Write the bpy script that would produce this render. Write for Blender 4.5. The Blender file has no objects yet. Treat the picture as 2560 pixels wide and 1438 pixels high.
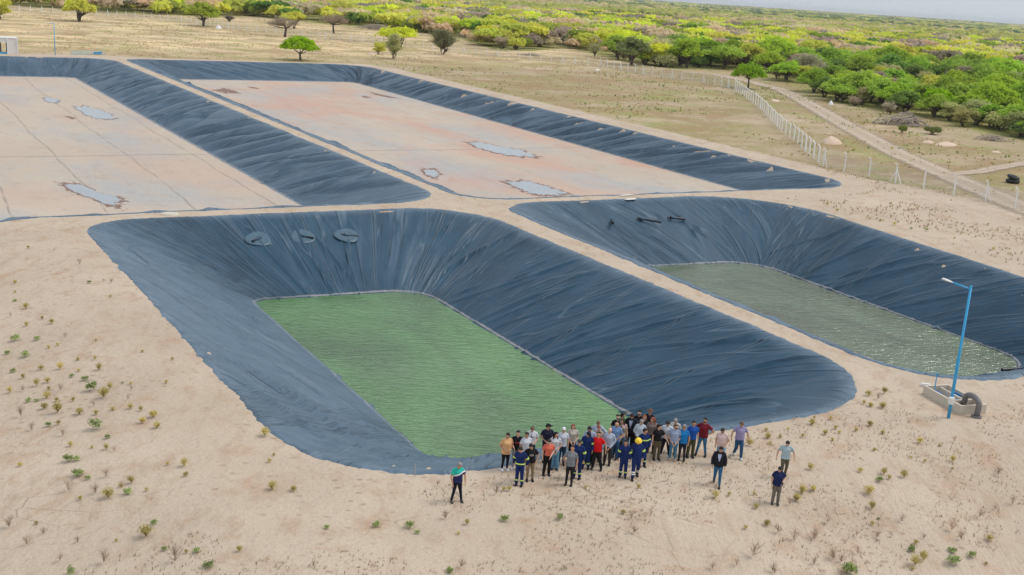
import bpy, math, random
import numpy as np
from mathutils import Matrix, Vector
R = math.radians
rs = np.random.RandomState(7)
random.seed(7)
SC = bpy.context.scene
COL = SC.collection

# ---------------------------------------------------------------- camera
FPX, PITCH, ROLL, YAW, CAMH = 2816.0, 0.257896, 0.0647486, 0.529086, 20.0
cp, sp = math.cos(PITCH), math.sin(PITCH)
fw = np.array([math.sin(YAW)*cp, math.cos(YAW)*cp, -sp])
r0 = np.array([math.cos(YAW), -math.sin(YAW), 0.0]); u0 = np.cross(r0, fw)
rt = r0*math.cos(ROLL)+u0*math.sin(ROLL); up = -r0*math.sin(ROLL)+u0*math.cos(ROLL)
cam_d = bpy.data.cameras.new('camera'); cam = bpy.data.objects.new('camera', cam_d); COL.objects.link(cam)
cam_d.sensor_width = 36.0; cam_d.lens = FPX/2560*36.0; cam_d.clip_start = 0.5; cam_d.clip_end = 40000
cam.matrix_world = Matrix(((rt[0], up[0], -fw[0], 0), (rt[1], up[1], -fw[1], 0), (rt[2], up[2], -fw[2], CAMH), (0, 0, 0, 1)))
SC.camera = cam

# ---------------------------------------------------------------- world, sun, exposure
SUN_EL, SUN_AZ = 54.0, 110.0
w = bpy.data.worlds.new('World'); SC.world = w; w.use_nodes = True
wn = w.node_tree; bg = wn.nodes['Background']
sky = wn.nodes.new('ShaderNodeTexSky'); sky.sky_type = 'NISHITA'; sky.sun_disc = False
sky.sun_elevation = R(SUN_EL); sky.sun_rotation = R(SUN_AZ); sky.dust_density = 0.5; sky.air_density = 2.0; sky.ozone_density = 4.0
hs = wn.nodes.new('ShaderNodeHueSaturation'); hs.inputs['Saturation'].default_value = 0.55
# thin high cloud: the sky is sampled a little above the true horizon and veiled with even grey
tc = wn.nodes.new('ShaderNodeTexCoord'); va = wn.nodes.new('ShaderNodeVectorMath'); va.operation = 'ADD'; va.inputs[1].default_value = (0, 0, .42)
vm = wn.nodes.new('ShaderNodeVectorMath'); vm.operation = 'NORMALIZE'; veil = wn.nodes.new('ShaderNodeMix'); veil.data_type = 'RGBA'
veil.inputs['Factor'].default_value = .86
sz = wn.nodes.new('ShaderNodeSeparateXYZ'); wn.links.new(tc.outputs['Generated'], sz.inputs[0]); mr = wn.nodes.new('ShaderNodeMapRange'); wn.links.new(sz.outputs[2], mr.inputs[0])
mr.inputs['From Min'].default_value = .02; mr.inputs['From Max'].default_value = .55
vg = wn.nodes.new('ShaderNodeMix'); vg.data_type = 'RGBA'; vg.inputs['A'].default_value = (3.25, 3.5, 3.72, 1); vg.inputs['B'].default_value = (4.6, 4.9, 5.4, 1)
wn.links.new(mr.outputs[0], vg.inputs['Factor']); wn.links.new(vg.outputs['Result'], veil.inputs['B'])
wn.links.new(tc.outputs['Generated'], va.inputs[0]); wn.links.new(va.outputs[0], vm.inputs[0]); wn.links.new(vm.outputs[0], sky.inputs[0])
wn.links.new(sky.outputs[0], hs.inputs['Color']); wn.links.new(hs.outputs[0], veil.inputs['A']); wn.links.new(veil.outputs['Result'], bg.inputs[0])
bg.inputs[1].default_value = 0.15
sd = bpy.data.lights.new('sun', 'SUN'); sd.energy = 1.6; sd.angle = R(22); sd.color = (1, .95, .87)
so = bpy.data.objects.new('sun', sd); COL.objects.link(so)
sv = Vector((math.sin(R(SUN_AZ))*math.cos(R(SUN_EL)), math.cos(R(SUN_AZ))*math.cos(R(SUN_EL)), math.sin(R(SUN_EL))))
so.rotation_euler = sv.to_track_quat('Z', 'Y').to_euler(); so.location = (0, 0, 60)
SC.view_settings.view_transform = 'Standard'; SC.view_settings.look = 'None'
SC.view_settings.exposure = 0.22; SC.view_settings.gamma = 1.0
SC.cycles.max_bounces = 6; SC.cycles.transparent_max_bounces = 12; SC.cycles.volume_bounces = 0

# ---------------------------------------------------------------- helpers
def un(px, py, z=0.0):
    """point of the plane z seen at pixel (px, py) of the 2560 px photograph"""
    d = (px-1280)/FPX*rt-(py-719)/FPX*up+fw
    t = (z-CAMH)/d[2]
    return np.array([0, 0, CAMH])+t*d
def proj(x, y, z):
    q = np.stack([x, y, z-CAMH], -1)
    a, b, c = q@rt, q@up, q@fw
    return 1280+FPX*a/c, 719-FPX*b/c, c
_lat = rs.rand(256, 256)
def vn(x, y):
    x = np.asarray(x, float); y = np.asarray(y, float)
    xi = np.floor(x).astype(int); yi = np.floor(y).astype(int); fx = x-xi; fy = y-yi
    fx = fx*fx*(3-2*fx); fy = fy*fy*(3-2*fy)
    a = _lat[xi & 255, yi & 255]; b = _lat[(xi+1) & 255, yi & 255]; c = _lat[xi & 255, (yi+1) & 255]; d = _lat[(xi+1) & 255, (yi+1) & 255]
    return (a*(1-fx)+b*fx)*(1-fy)+(c*(1-fx)+d*fx)*fy
def fbm(x, y, o=4):
    s = 0; a = .5; t = 0
    for i in range(o):
        s = s+a*vn(x*2**i+17.3*i, y*2**i+9.1*i); t += a; a *= .5
    return s/t

def mesh(name, V, F, mat=None, smooth=False):
    """V (N,3); F: array (M,3|4) or list of such arrays / lists"""
    me = bpy.data.meshes.new(name)
    V = np.asarray(V, np.float32)
    if isinstance(F, np.ndarray): F = [F]
    idx = []; tot = []
    for f in F:
        if isinstance(f, np.ndarray):
            if len(f) == 0: continue
            idx.append(f.reshape(-1)); tot.append(np.full(len(f), f.shape[1]))
        else:
            idx.append(np.array(f)); tot.append(np.array([len(f)]))
    idx = np.concatenate(idx).astype(np.int32); tot = np.concatenate(tot).astype(np.int32)
    me.vertices.add(len(V)); me.vertices.foreach_set('co', V.reshape(-1))
    me.loops.add(len(idx)); me.loops.foreach_set('vertex_index', idx)
    me.polygons.add(len(tot)); me.polygons.foreach_set('loop_start', np.concatenate([[0], np.cumsum(tot)[:-1]]).astype(np.int32))
    me.polygons.foreach_set('loop_total', tot)
    if smooth: me.polygons.foreach_set('use_smooth', np.ones(len(tot), bool))
    me.update(calc_edges=True); me.validate()
    if mat is not None:
        for m in (mat if isinstance(mat, (list, tuple)) else [mat]): me.materials.append(m)
    return me
def link(name, data, parent=None, loc=None, rot=None, scale=None, label=None, cat=None, group=None, kind=None, color=None):
    o = bpy.data.objects.new(name, data); COL.objects.link(o)
    if parent is not None: o.parent = parent
    if loc is not None: o.location = loc
    if rot is not None: o.rotation_euler = rot
    if scale is not None: o.scale = scale if hasattr(scale, '__len__') else (scale,)*3
    if label: o['label'] = label
    if cat: o['category'] = cat
    if group: o['group'] = group
    if kind: o['kind'] = kind
    if color is not None: o.color = (*color, 1)
    return o
class MB:
    """collects primitives into one mesh"""
    def __init__(s): s.V = []; s.F = []; s.n = 0; s.M = []
    def add(s, V, F, mi=0):
        s.V.append(np.asarray(V, float)); s.F += [[i+s.n for i in f] for f in F]; s.M += [mi]*len(F); s.n += len(V)
    def box(s, c, d, rz=0, mi=0, top=1.0):
        x, y, z = d[0]/2, d[1]/2, d[2]/2
        V = np.array([[a*x*(top if k > 0 else 1), b*y*(top if k > 0 else 1), k*z] for k in (-1, 1) for b in (-1, 1) for a in (-1, 1)])
        c_, s_ = math.cos(rz), math.sin(rz)
        V = V@np.array([[c_, s_, 0], [-s_, c_, 0], [0, 0, 1]])+np.array(c)
        s.add(V, [(0, 2, 3, 1), (4, 5, 7, 6), (0, 1, 5, 4), (2, 6, 7, 3), (0, 4, 6, 2), (1, 3, 7, 5)], mi)
    def tube(s, P, r, n=8, cap=True, mi=0, flat=(1, 1), ref=(0, 1, 0)):
        P = np.array(P, float); r = np.full(len(P), r) if np.isscalar(r) else np.array(r, float)
        fl = np.array(flat, float)
        if fl.ndim == 1: fl = np.tile(fl, (len(P), 1))
        T = np.gradient(P, axis=0); T /= np.linalg.norm(T, axis=1)[:, None]+1e-9
        V = []
        for i in range(len(P)):
            a = np.array(ref, float); a = a-T[i]*(a@T[i])
            if np.linalg.norm(a) < .15: a = np.array([1., 0, 0]); a = a-T[i]*(a@T[i])
            a /= np.linalg.norm(a); b = np.cross(T[i], a)
            for k in range(n):
                t = 2*math.pi*k/n; V.append(P[i]+r[i]*(fl[i][0]*math.cos(t)*b+fl[i][1]*math.sin(t)*a))
        F = [(i*n+k, i*n+(k+1) % n, (i+1)*n+(k+1) % n, (i+1)*n+k) for i in range(len(P)-1) for k in range(n)]
        if cap: F += [tuple(range(n))[::-1], tuple((len(P)-1)*n+k for k in range(n))]
        s.add(V, F, mi)
    def ball(s, c, r, n=10, m=7, mi=0, rot=None):
        r = np.array([r]*3 if np.isscalar(r) else r, float); V = [[0, 0, -1]]
        for j in range(1, m):
            a = math.pi*j/m-math.pi/2
            for k in range(n): t = 2*math.pi*k/n; V.append([math.cos(a)*math.cos(t), math.cos(a)*math.sin(t), math.sin(a)])
        V.append([0, 0, 1]); V = np.array(V)*r
        if rot is not None: V = V@np.array(rot).T
        V = V+np.array(c); L = len(V)-1
        F = [(0, 1+(k+1) % n, 1+k) for k in range(n)]
        F += [(1+j*n+k, 1+j*n+(k+1) % n, 1+(j+1)*n+(k+1) % n, 1+(j+1)*n+k) for j in range(m-2) for k in range(n)]
        F += [(L, 1+(m-2)*n+k, 1+(m-2)*n+(k+1) % n) for k in range(n)]
        s.add(V, F, mi)
    def mesh(s, name, mat=None, smooth=False):
        me = bpy.data.meshes.new(name); me.from_pydata(np.concatenate(s.V).tolist(), [], s.F)
        if mat is not None:
            for m in (mat if isinstance(mat, (list, tuple)) else [mat]): me.materials.append(m)
        me.polygons.foreach_set('material_index', np.array(s.M, np.int32))
        if smooth: me.polygons.foreach_set('use_smooth', np.ones(len(s.F), bool))
        me.update(); return me

# ---------------------------------------------------------------- materials
class NT:
    def __init__(s, name):
        s.m = bpy.data.materials.new(name); s.m.use_nodes = True; s.t = s.m.node_tree; s.b = s.t.nodes['Principled BSDF']; s.out = s.t.nodes['Material Output']
    def n(s, ty, **k):
        o = s.t.nodes.new(ty)
        for a, v in k.items(): setattr(o, a, v)
        return o
    def l(s, a, b): s.t.links.new(a, b)
    def geo(s): return s.n('ShaderNodeNewGeometry').outputs['Position']
    def mapv(s, v, sc=(1, 1, 1), rot=(0, 0, 0)):
        if any(rot): r_ = s.n('ShaderNodeMapping'); r_.inputs['Rotation'].default_value = rot; s.l(v, r_.inputs[0]); v = r_.outputs[0]
        m = s.n('ShaderNodeMapping'); m.inputs['Scale'].default_value = sc; s.l(v, m.inputs[0]); return m.outputs[0]
    def noise(s, v, scale, det=4, rough=.55, dist=0):
        o = s.n('ShaderNodeTexNoise'); o.inputs['Scale'].default_value = scale; o.inputs['Detail'].default_value = det; o.inputs['Roughness'].default_value = rough
        o.inputs['Distortion'].default_value = dist; s.l(v, o.inputs['Vector']); return o.outputs['Fac']
    def ramp(s, f, stops):
        o = s.n('ShaderNodeValToRGB'); e = o.color_ramp.elements
        while len(e) < len(stops): e.new(.5)
        for i, (p, c) in enumerate(stops):
            e[i].position = p; e[i].color = (*c, 1) if hasattr(c, '__len__') else (c, c, c, 1)
        s.l(f, o.inputs[0]); return o.outputs[0]
    def mix(s, f, a, b, mode='MIX'):
        o = s.n('ShaderNodeMix', data_type='RGBA', blend_type=mode)
        for inp, v in ((o.inputs['Factor'], f), (o.inputs['A'], a), (o.inputs['B'], b)):
            if isinstance(v, bpy.types.NodeSocket): s.l(v, inp)
            elif hasattr(v, '__len__'): inp.default_value = (*v[:3], 1)
            else: inp.default_value = v
        return o.outputs['Result']
    def math(s, op, a, b=0, clamp=False):
        o = s.n('ShaderNodeMath', operation=op, use_clamp=clamp)
        for i, v in enumerate((a, b)):
            if isinstance(v, bpy.types.NodeSocket): s.l(v, o.inputs[i])
            else: o.inputs[i].default_value = v
        return o.outputs[0]
    def bump(s, h, st=.5, dist=.1):
        o = s.n('ShaderNodeBump'); o.inputs['Strength'].default_value = st; o.inputs['Distance'].default_value = dist
        s.l(h, o.inputs['Height']); s.l(o.outputs[0], s.b.inputs['Normal']); return o
    def base(s, c):
        if isinstance(c, bpy.types.NodeSocket): s.l(c, s.b.inputs['Base Color'])
        else: s.b.inputs['Base Color'].default_value = (*c, 1)
    def rough(s, v): s.b.inputs['Roughness'].default_value = v
    def spec(s, v): s.b.inputs['Specular IOR Level'].default_value = v
def plain(name, c, rough=.7, var=.15, scale=8, metal=0, spec=.5, bump=0):
    t = NT(name); v = t.n('ShaderNodeTexCoord').outputs['Object']; n = t.noise(v, scale, 3)
    t.base(t.mix(n, [x*(1-var) for x in c], [min(1, x*(1+var)) for x in c])); t.rough(rough); t.spec(spec); t.b.inputs['Metallic'].default_value = metal
    if bump: t.bump(n, bump, .02)
    return t.m
def objcol(name, rough=.8, var=.12, scale=14, spec=.3, bump=.0, sheen=0):
    t = NT(name); oi = t.n('ShaderNodeObjectInfo'); v = t.n('ShaderNodeTexCoord').outputs['Object']; n = t.noise(v, scale, 3)
    t.base(t.mix(1.0, oi.outputs['Color'], t.ramp(n, [(.3, 1-var), (.7, 1+0*var)]), 'MULTIPLY')); t.rough(rough); t.spec(spec)
    if bump: t.bump(n, bump, .03)
    return t.m

def m_ground():
    t = NT('ground'); p = t.geo()
    sand = t.ramp(t.noise(p, .12, 5), [(.3, (.515, .41, .31)), (.7, (.62, .505, .39))])
    blotch = t.noise(t.mapv(p, (1, .5, 1), (0, 0, R(30))), .9, 6, .62)
    sand = t.mix(t.ramp(blotch, [(.52, 0), (.78, .75)]), sand, (.42, .29, .19))
    red = t.noise(p, .45, 5, .6, .5)
    sand = t.mix(t.ramp(red, [(.55, 0), (.68, .5)]), sand, (.46, .29, .185))
    tw_ = t.n('ShaderNodeTexVoronoi', feature='DISTANCE_TO_EDGE'); tw_.inputs['Scale'].default_value = .5; t.l(t.mapv(p, (.5, 1.4, 1), (0, 0, R(40))), tw_.inputs['Vector'])
    sand = t.mix(t.math('MULTIPLY', t.ramp(tw_.outputs['Distance'], [(.004, .7), (.014, 0)]), t.ramp(t.noise(p, .13, 3), [(.55, 0), (.65, .7)])), sand, (.24, .17, .12))
    # scuffs and footprints: small darker flecks
    fl = t.noise(t.mapv(p, (1, 2.6, 1), (0, 0, R(-35))), 2.3, 4, .6)
    sand = t.mix(t.ramp(fl, [(.59, 0), (.72, .55)]), sand, (.36, .26, .18))
    tk = t.noise(t.mapv(p, (.35, 2.2, 1), (0, 0, R(-20))), 1.0, 6, .7, 1.2); sand = t.mix(t.ramp(tk, [(.57, 0), (.67, .26)]), sand, (.42, .325, .25))
    vo = t.n('ShaderNodeTexVoronoi'); vo.inputs['Scale'].default_value = 1.35; vo.inputs['Randomness'].default_value = 1; t.l(t.mapv(p, (1, 1.5, 1), (0, 0, R(25))), vo.inputs['Vector'])
    ft = t.math('MULTIPLY', t.ramp(vo.outputs['Distance'], [(.13, 1), (.24, 0)]), t.ramp(t.noise(p, .16, 4), [(.42, 0), (.56, .62)])); sand = t.mix(ft, sand, (.34, .235, .165))
    fine = t.noise(p, 14, 3, .7)
    sand = t.mix(.35, sand, t.ramp(fine, [(.3, .45), (.7, 1)]), 'MULTIPLY')
    # dry field
    gr = t.ramp(t.noise(t.mapv(p, (1, 1, 1)), .09, 7, .68), [(.30, (.50, .385, .235)), (.42, (.42, .32, .175)), (.52, (.28, .245, .10)), (.60, (.39, .275, .16)), (.72, (.24, .26, .085))])
    gr2 = t.ramp(t.noise(p, .9, 5, .7), [(.32, (.26, .20, .10)), (.5, (.46, .35, .19)), (.7, (.66, .52, .33))])
    gr = t.mix(.40, gr, gr2)
    gr = t.mix(t.ramp(t.noise(t.mapv(p, (.5, 1, 1), (0, 0, R(20))), .11, 5, .6), [(.50, 0), (.60, .7)]), gr, (.36, .29, .14))
    gr = t.mix(t.ramp(t.noise(t.mapv(p, (.6, 1, 1), (0, 0, R(10))), .045, 6, .65, .5), [(.46, 0), (.58, .7)]), gr, (.54, .42, .29))
    spz = t.n('ShaderNodeSeparateXYZ'); t.l(p, spz.inputs[0]); fy_ = t.math('MULTIPLY', t.math('SUBTRACT', spz.outputs[1], 255), .02, True)
    gr = t.mix(t.math('MULTIPLY', fy_, t.ramp(t.noise(t.mapv(p, (.6, 1, 1)), .08, 6, .7), [(.36, .1), (.6, .9)])), gr, (.90, .69, .40))
    gr = t.mix(t.ramp(t.noise(p, .028, 5, .6), [(.58, 0), (.66, .5)]), gr, (.34, .35, .10))
    gr = t.mix(t.ramp(t.noise(p, .035, 5, .6), [(.56, 0), (.68, .6)]), gr, (.62, .50, .34))
    gr = t.mix(t.ramp(t.noise(t.mapv(p, (.7, 1, 1), (0, 0, R(35))), .075, 6, .7, .6), [(.50, 0), (.57, .7)]), gr, (.38, .255, .14))
    gr = t.mix(t.ramp(t.noise(t.mapv(p, (1, .7, 1)), .13, 6, .7, .5), [(.54, 0), (.61, .55)]), gr, (.32, .35, .11))
    gr = t.mix(t.ramp(t.noise(p, .3, 6, .75), [(.56, 0), (.66, .6)]), gr, (.64, .52, .36))
    gr = t.mix(.45, gr, t.ramp(t.noise(p, 2.2, 5, .75), [(.3, .35), (.7, 1)]), 'MULTIPLY')
    wood = t.ramp(t.noise(p, .03, 6, .7), [(.3, (.34, .27, .12)), (.5, (.24, .24, .07)), (.7, (.44, .34, .18))])
    far = t.ramp(t.noise(t.mapv(p, (1, 1, 1)), .0022, 7, .65), [(.36, (.10, .14, .06)), (.46, (.27, .29, .08)), (.56, (.17, .21, .07)), (.66, (.38, .32, .15))])
    a = t.n('ShaderNodeAttribute', attribute_name='zone'); sx = t.n('ShaderNodeSeparateColor'); t.l(a.outputs['Color'], sx.inputs[0])
    g = t.math('ADD', sx.outputs[0], t.math('MULTIPLY', t.math('SUBTRACT', t.noise(p, .5, 6, .7), .5), 1.1))
    g = t.ramp(g, [(.42, 0), (.58, 1)])
    c = t.mix(g, sand, gr); c = t.mix(sx.outputs[1], c, wood); c = t.mix(sx.outputs[2], c, far)
    t.base(c); t.rough(.95); t.spec(.15)
    # rills on the bank, dents, grain
    rill = t.noise(t.mapv(p, (.55, 3.2, 1), (0, 0, R(-62))), 1.0, 4, .6, .6)
    dent = t.n('ShaderNodeTexVoronoi'); dent.inputs['Scale'].default_value = 1.9; t.l(p, dent.inputs['Vector'])
    dd = t.ramp(dent.outputs['Distance'], [(.05, 0), (.3, 1)])
    sp3 = t.n('ShaderNodeSeparateXYZ'); t.l(p, sp3.inputs[0]); bk = t.math('MULTIPLY', t.math('MULTIPLY', t.math('SUBTRACT', 35, sp3.outputs[1]), .25, True), t.math('MULTIPLY', t.math('SUBTRACT', sp3.outputs[0], 20), .12, True))
    bk = t.math('ADD', t.math('MULTIPLY', bk, .9), .18)
    h = t.math('ADD', t.math('MULTIPLY', rill, bk), t.math('MULTIPLY', t.math('MULTIPLY', dd, t.ramp(t.noise(p, .2, 3), [(.4, .2), (.6, 1)])), .32))
    h = t.math('ADD', h, t.math('MULTIPLY', t.noise(p, 3.5, 5, .65), .9))
    t.bump(h, .55, .22)
    return t.m
def m_liner(name, dust_sheen=.25, seam=7.0):
    t = NT(name); uv = t.n('ShaderNodeUVMap', uv_map='run').outputs[0]; p = t.geo()
    c = t.ramp(t.noise(p, .35, 5, .6), [(.3, (.008, .042, .078)), (.7, (.016, .064, .108))])
    st = t.noise(t.mapv(uv, (.45, .12, 1)), 1.0, 4, .55)
    c = t.mix(t.ramp(st, [(.55, 0), (.85, dust_sheen)]), c, (.13, .19, .235))
    sp_ = t.n('ShaderNodeSeparateXYZ'); t.l(uv, sp_.inputs[0])
    wob = t.math('MULTIPLY', t.math('SUBTRACT', t.noise(p, .2, 2), .5), .8)
    fr = t.math('FRACT', t.math('DIVIDE', t.math('ADD', sp_.outputs[0], wob), seam)); d = t.math('ABSOLUTE', t.math('SUBTRACT', fr, .5))
    ln = t.ramp(d, [(0, 1), (.006, 1), (.011, 0)])
    c = t.mix(t.math('MULTIPLY', t.ramp(d, [(.009, 0), (.012, 1), (.024, 1), (.03, 0)]), .35), c, (.10, .16, .21))
    c = t.mix(t.math('MULTIPLY', ln, .9), c, (.006, .012, .022))
    a = t.n('ShaderNodeAttribute', attribute_name='silt')
    sl = t.math('ADD', a.outputs['Fac'], t.math('MULTIPLY', t.math('SUBTRACT', t.noise(p, 1.2, 5, .7), .5), .8))
    c = t.mix(t.ramp(sl, [(.45, 0), (.62, .85)]), c, (.30, .285, .285))
    da = t.n('ShaderNodeAttribute', attribute_name='dust_sheen'); dv = t.math('MULTIPLY', da.outputs['Fac'], t.ramp(t.noise(p, .6, 5, .65), [(.25, .5), (.75, 1)]))
    c = t.mix(dv, c, (.155, .215, .27))
    t.rough(.43); t.spec(.36)
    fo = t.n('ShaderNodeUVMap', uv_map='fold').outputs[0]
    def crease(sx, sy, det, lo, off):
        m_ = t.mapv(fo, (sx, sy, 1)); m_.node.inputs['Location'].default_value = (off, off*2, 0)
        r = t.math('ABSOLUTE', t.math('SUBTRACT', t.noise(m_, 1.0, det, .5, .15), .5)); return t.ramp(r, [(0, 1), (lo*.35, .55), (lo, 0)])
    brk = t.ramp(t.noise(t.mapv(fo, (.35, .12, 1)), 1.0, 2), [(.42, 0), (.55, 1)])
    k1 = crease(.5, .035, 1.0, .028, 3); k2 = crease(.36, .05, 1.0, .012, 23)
    c = t.mix(t.math('MULTIPLY', t.math('MULTIPLY', k1, brk), .20), c, (.14, .20, .25)); c = t.mix(t.math('MULTIPLY', k2, .40), c, (.16, .22, .27)); t.base(c)  # painted sheen: fold crests catching the sky, mixed in as paler colour
    h = t.math('MULTIPLY', k1, brk); h = t.math('ADD', h, t.math('MULTIPLY', k2, .5)); h = t.math('ADD', h, t.math('MULTIPLY', t.math('MULTIPLY', crease(.7, .07, 1.0, .034, 11), .45), t.ramp(t.noise(t.mapv(fo, (.2, .2, 1)), 1.0, 2), [(.45, 0), (.6, 1)])))
    cr2 = t.math('MULTIPLY', crease(2.6, 1.5, 2, .05, 31), t.ramp(t.noise(p, .22, 2), [(.5, 0), (.62, .18)]))
    h = t.math('ADD', h, cr2); h = t.math('ADD', h, t.math('MULTIPLY', t.noise(t.mapv(fo, (.55, .2, 1)), 1.0, 2, .5), .9))
    t.bump(h, .8, .14)
    return t.m
def m_water(name, deep, ang, calm):
    t = NT(name); p = t.geo(); v = t.mapv(p, (.7, 2.2, 1), (0, 0, ang))
    t.base(t.mix(t.ramp(t.noise(t.mapv(p, (1, .5, 1)), .11, 5, .6, .6), [(.35, 0), (.65, 1)]), [deep[0]*.85, deep[1]*.72, deep[2]*.6], [x*1.45 for x in deep])); t.rough(.15); t.spec(.5); t.b.inputs['IOR'].default_value = 2.15
    a = t.noise(v, 1.15, 3, .55, .9); b = t.noise(v, 3.1, 2, .5, .5); pw = t.ramp(t.noise(p, .09, 3), [(.35, .5), (.65, 1)])
    sy = t.n('ShaderNodeSeparateXYZ'); t.l(p, sy.inputs[0]); yy = t.math('ADD', sy.outputs[1], t.math('MULTIPLY', t.math('SUBTRACT', t.noise(p, .25, 4), .5), 6)); lee = t.math('MULTIPLY', t.math('SUBTRACT', calm, yy), .33, True); pw = t.math('MULTIPLY', pw, t.math('ADD', t.math('MULTIPLY', lee, .93), .07))
    t.bump(t.math('MULTIPLY', t.math('ADD', a, t.math('MULTIPLY', b, .38)), pw), .72, .30)
    return t.m
def m_silt(name, red):
    t = NT(name); p = t.geo()
    c = t.ramp(t.noise(p, .05, 6, .6), [(.3, (.485, .395, .31)), (.7, (.55, .455, .36))])
    gz = t.noise(t.mapv(p, (1, .45, 1)), .055, 7, .68, .4)
    c = t.mix(t.ramp(gz, [(.47, 0), (.64, .8)]), c, (.395, .40, .395))
    rz = t.noise(t.mapv(p, (1, .5, 1)), .045, 7, .68, .8)
    c = t.mix(t.ramp(rz, [(.48, 0), (.62, red)]), c, (.56, .31, .22))
    c = t.mix(t.ramp(t.noise(t.mapv(p, (1, .55, 1)), .5, 6, .75), [(.54, 0), (.74, .6)]), c, (.36, .265, .195))
    c = t.mix(t.ramp(t.noise(t.mapv(p, (1, .3, 1), (0, 0, R(-8))), .9, 5, .8), [(.62, 0), (.72, .5)]), c, (.27, .24, .23))
    s = t.n('ShaderNodeSeparateXYZ'); t.l(p, s.inputs[0])
    wob = t.math('MULTIPLY', t.math('SUBTRACT', t.noise(p, .05, 2), .5), 2.2)
    fx = t.math('FRACT', t.math('DIVIDE', t.math('ADD', t.math('ADD', s.outputs[0], wob), 1.0 if red < .5 else 4.0), 8.4))
    lx = t.ramp(t.math('ABSOLUTE', t.math('SUBTRACT', fx, .5)), [(.008, 1), (.018, 0)])
    br = t.ramp(t.noise(p, .35, 4), [(.3, .1), (.55, 1)])
    c = t.mix(t.math('MULTIPLY', lx, t.math('MULTIPLY', br, .7 if red < .5 else .3)), c, (.27, .22, .18))
    fy = t.math('ABSOLUTE', t.math('SUBTRACT', t.math('ADD', s.outputs[1], wob), 148.0))
    c = t.mix(t.math('MULTIPLY', t.ramp(fy, [(.1, 1), (.35, 0)]), .6), c, (.22, .20, .19))
    c = t.mix(.25, c, t.ramp(t.noise(p, 3, 4, .7), [(.3, .5), (.7, 1)]), 'MULTIPLY')
    t.base(c); t.rough(.75); t.spec(.35); t.bump(t.noise(p, 1.2, 5, .6), .35, .12)
    return t.m
def m_leaf(name, attr=False):
    t = NT(name); src = (t.n('ShaderNodeAttribute', attribute_name='tint') if attr else t.n('ShaderNodeObjectInfo')).outputs['Color']
    n = t.noise(t.geo(), .7, 4, .7); c = t.mix(1.0, src, t.ramp(n, [(.3, .82), (.7, 1.2)]), 'MULTIPLY')
    d = t.n('ShaderNodeBsdfDiffuse'); tr = t.n('ShaderNodeBsdfTranslucent'); t.l(c, d.inputs[0]); t.l(c, tr.inputs[0])
    mx = t.n('ShaderNodeMixShader'); mx.inputs[0].default_value = .48; t.l(d.outputs[0], mx.inputs[1]); t.l(tr.outputs[0], mx.inputs[2]); t.l(mx.outputs[0], t.out.inputs[0])
    return t.m
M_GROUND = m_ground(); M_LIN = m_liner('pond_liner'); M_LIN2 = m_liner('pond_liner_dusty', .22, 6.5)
M_W1 = m_water('green_water', (.068, .165, .036), R(30), 82.0); M_W2 = m_water('olive_water', (.10, .135, .07), R(30), 82.5)
M_S3 = m_silt('silt_plain', .2); M_S4 = m_silt('silt_red', .6)
M_LEAF = m_leaf('leaf'); M_LEAFS = m_leaf('leaf_mass', True)
M_BARK = plain('bark', (.11, .085, .065), .9, .3); M_TWIG = objcol('twig', .9, .3, 3)
M_CONC = plain('concrete', (.56, .50, .41), .85, .15, 3, bump=.3); M_POST = plain('white_post', (.86, .85, .81), .8, .06)
M_BLUE = plain('blue_paint', (.035, .36, .66), .45, .1, 4); M_BLUED = plain('blue_gate', (.01, .17, .50), .5, .1)
M_PVC = plain('grey_pipe', (.16, .15, .15), .55, .15, 5); M_BLK = plain('black_pipe', (.012, .014, .02), .4, .2)
M_WHITE = plain('white_plastic', (.75, .74, .72), .6, .08); M_RUB = plain('rubber', (.022, .023, .025), .75, .2)
M_GALV = plain('galvanised', (.42, .43, .44), .5, .1, 5, .5)
M_SAND = plain('heaped_sand', (.62, .47, .35), .95, .15, 1.5, bump=.6)
M_WALL = plain('white_wall', (.74, .71, .66), .85, .06, 1)
M_DARK = plain('dark_interior', (.06, .05, .045), .9)
M_WET = plain('wet_stain', (.16, .075, .045), .55, .4, 1.2)
M_DRYB = plain('dry_branch', (.40, .335, .285), .9, .35, 2)
M_TORN = plain('torn_sheet', (.66, .62, .56), .8, .1)

# ---------------------------------------------------------------- pond outlines
def rounded(C, step=None, counts=None):
    """C: (x, y, radius) corners; returns points; counts = [(n_arc, n_straight)...] """
    n = len(C); P = []; cnt = []; seg = []
    for i in range(n):
        p = np.array(C[i][:2]); a = np.array(C[i-1][:2]); b = np.array(C[(i+1) % n][:2]); r = C[i][2]
        u = (a-p)/np.linalg.norm(a-p); v = (b-p)/np.linalg.norm(b-p); th = math.acos(np.clip(u@v, -1, 1)); t = r/math.tan(th/2)
        s0 = p+u*t; s1 = p+v*t; bis = (u+v)/np.linalg.norm(u+v); c = p+bis*r/math.sin(th/2)
        a0 = math.atan2(*(s0-c)[::-1]); a1 = math.atan2(*(s1-c)[::-1]); da = (a1-a0+math.pi) % (2*math.pi)-math.pi
        seg.append((c, r, a0, da, s0, s1))
    for i in range(n):
        c, r, a0, da, s0, s1 = seg[i]; e = seg[(i+1) % n][4]
        na, nl = counts[i] if counts else (max(10, int(abs(da)*r/step)), max(2, int(np.linalg.norm(e-s1)/step)))
        cnt.append((na, nl))
        for k in range(na): a = a0+da*k/na; P.append(c+r*np.array([math.cos(a), math.sin(a)]))
        for k in range(nl): P.append(s1+(e-s1)*k/nl)
    return np.array(P), cnt
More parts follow.
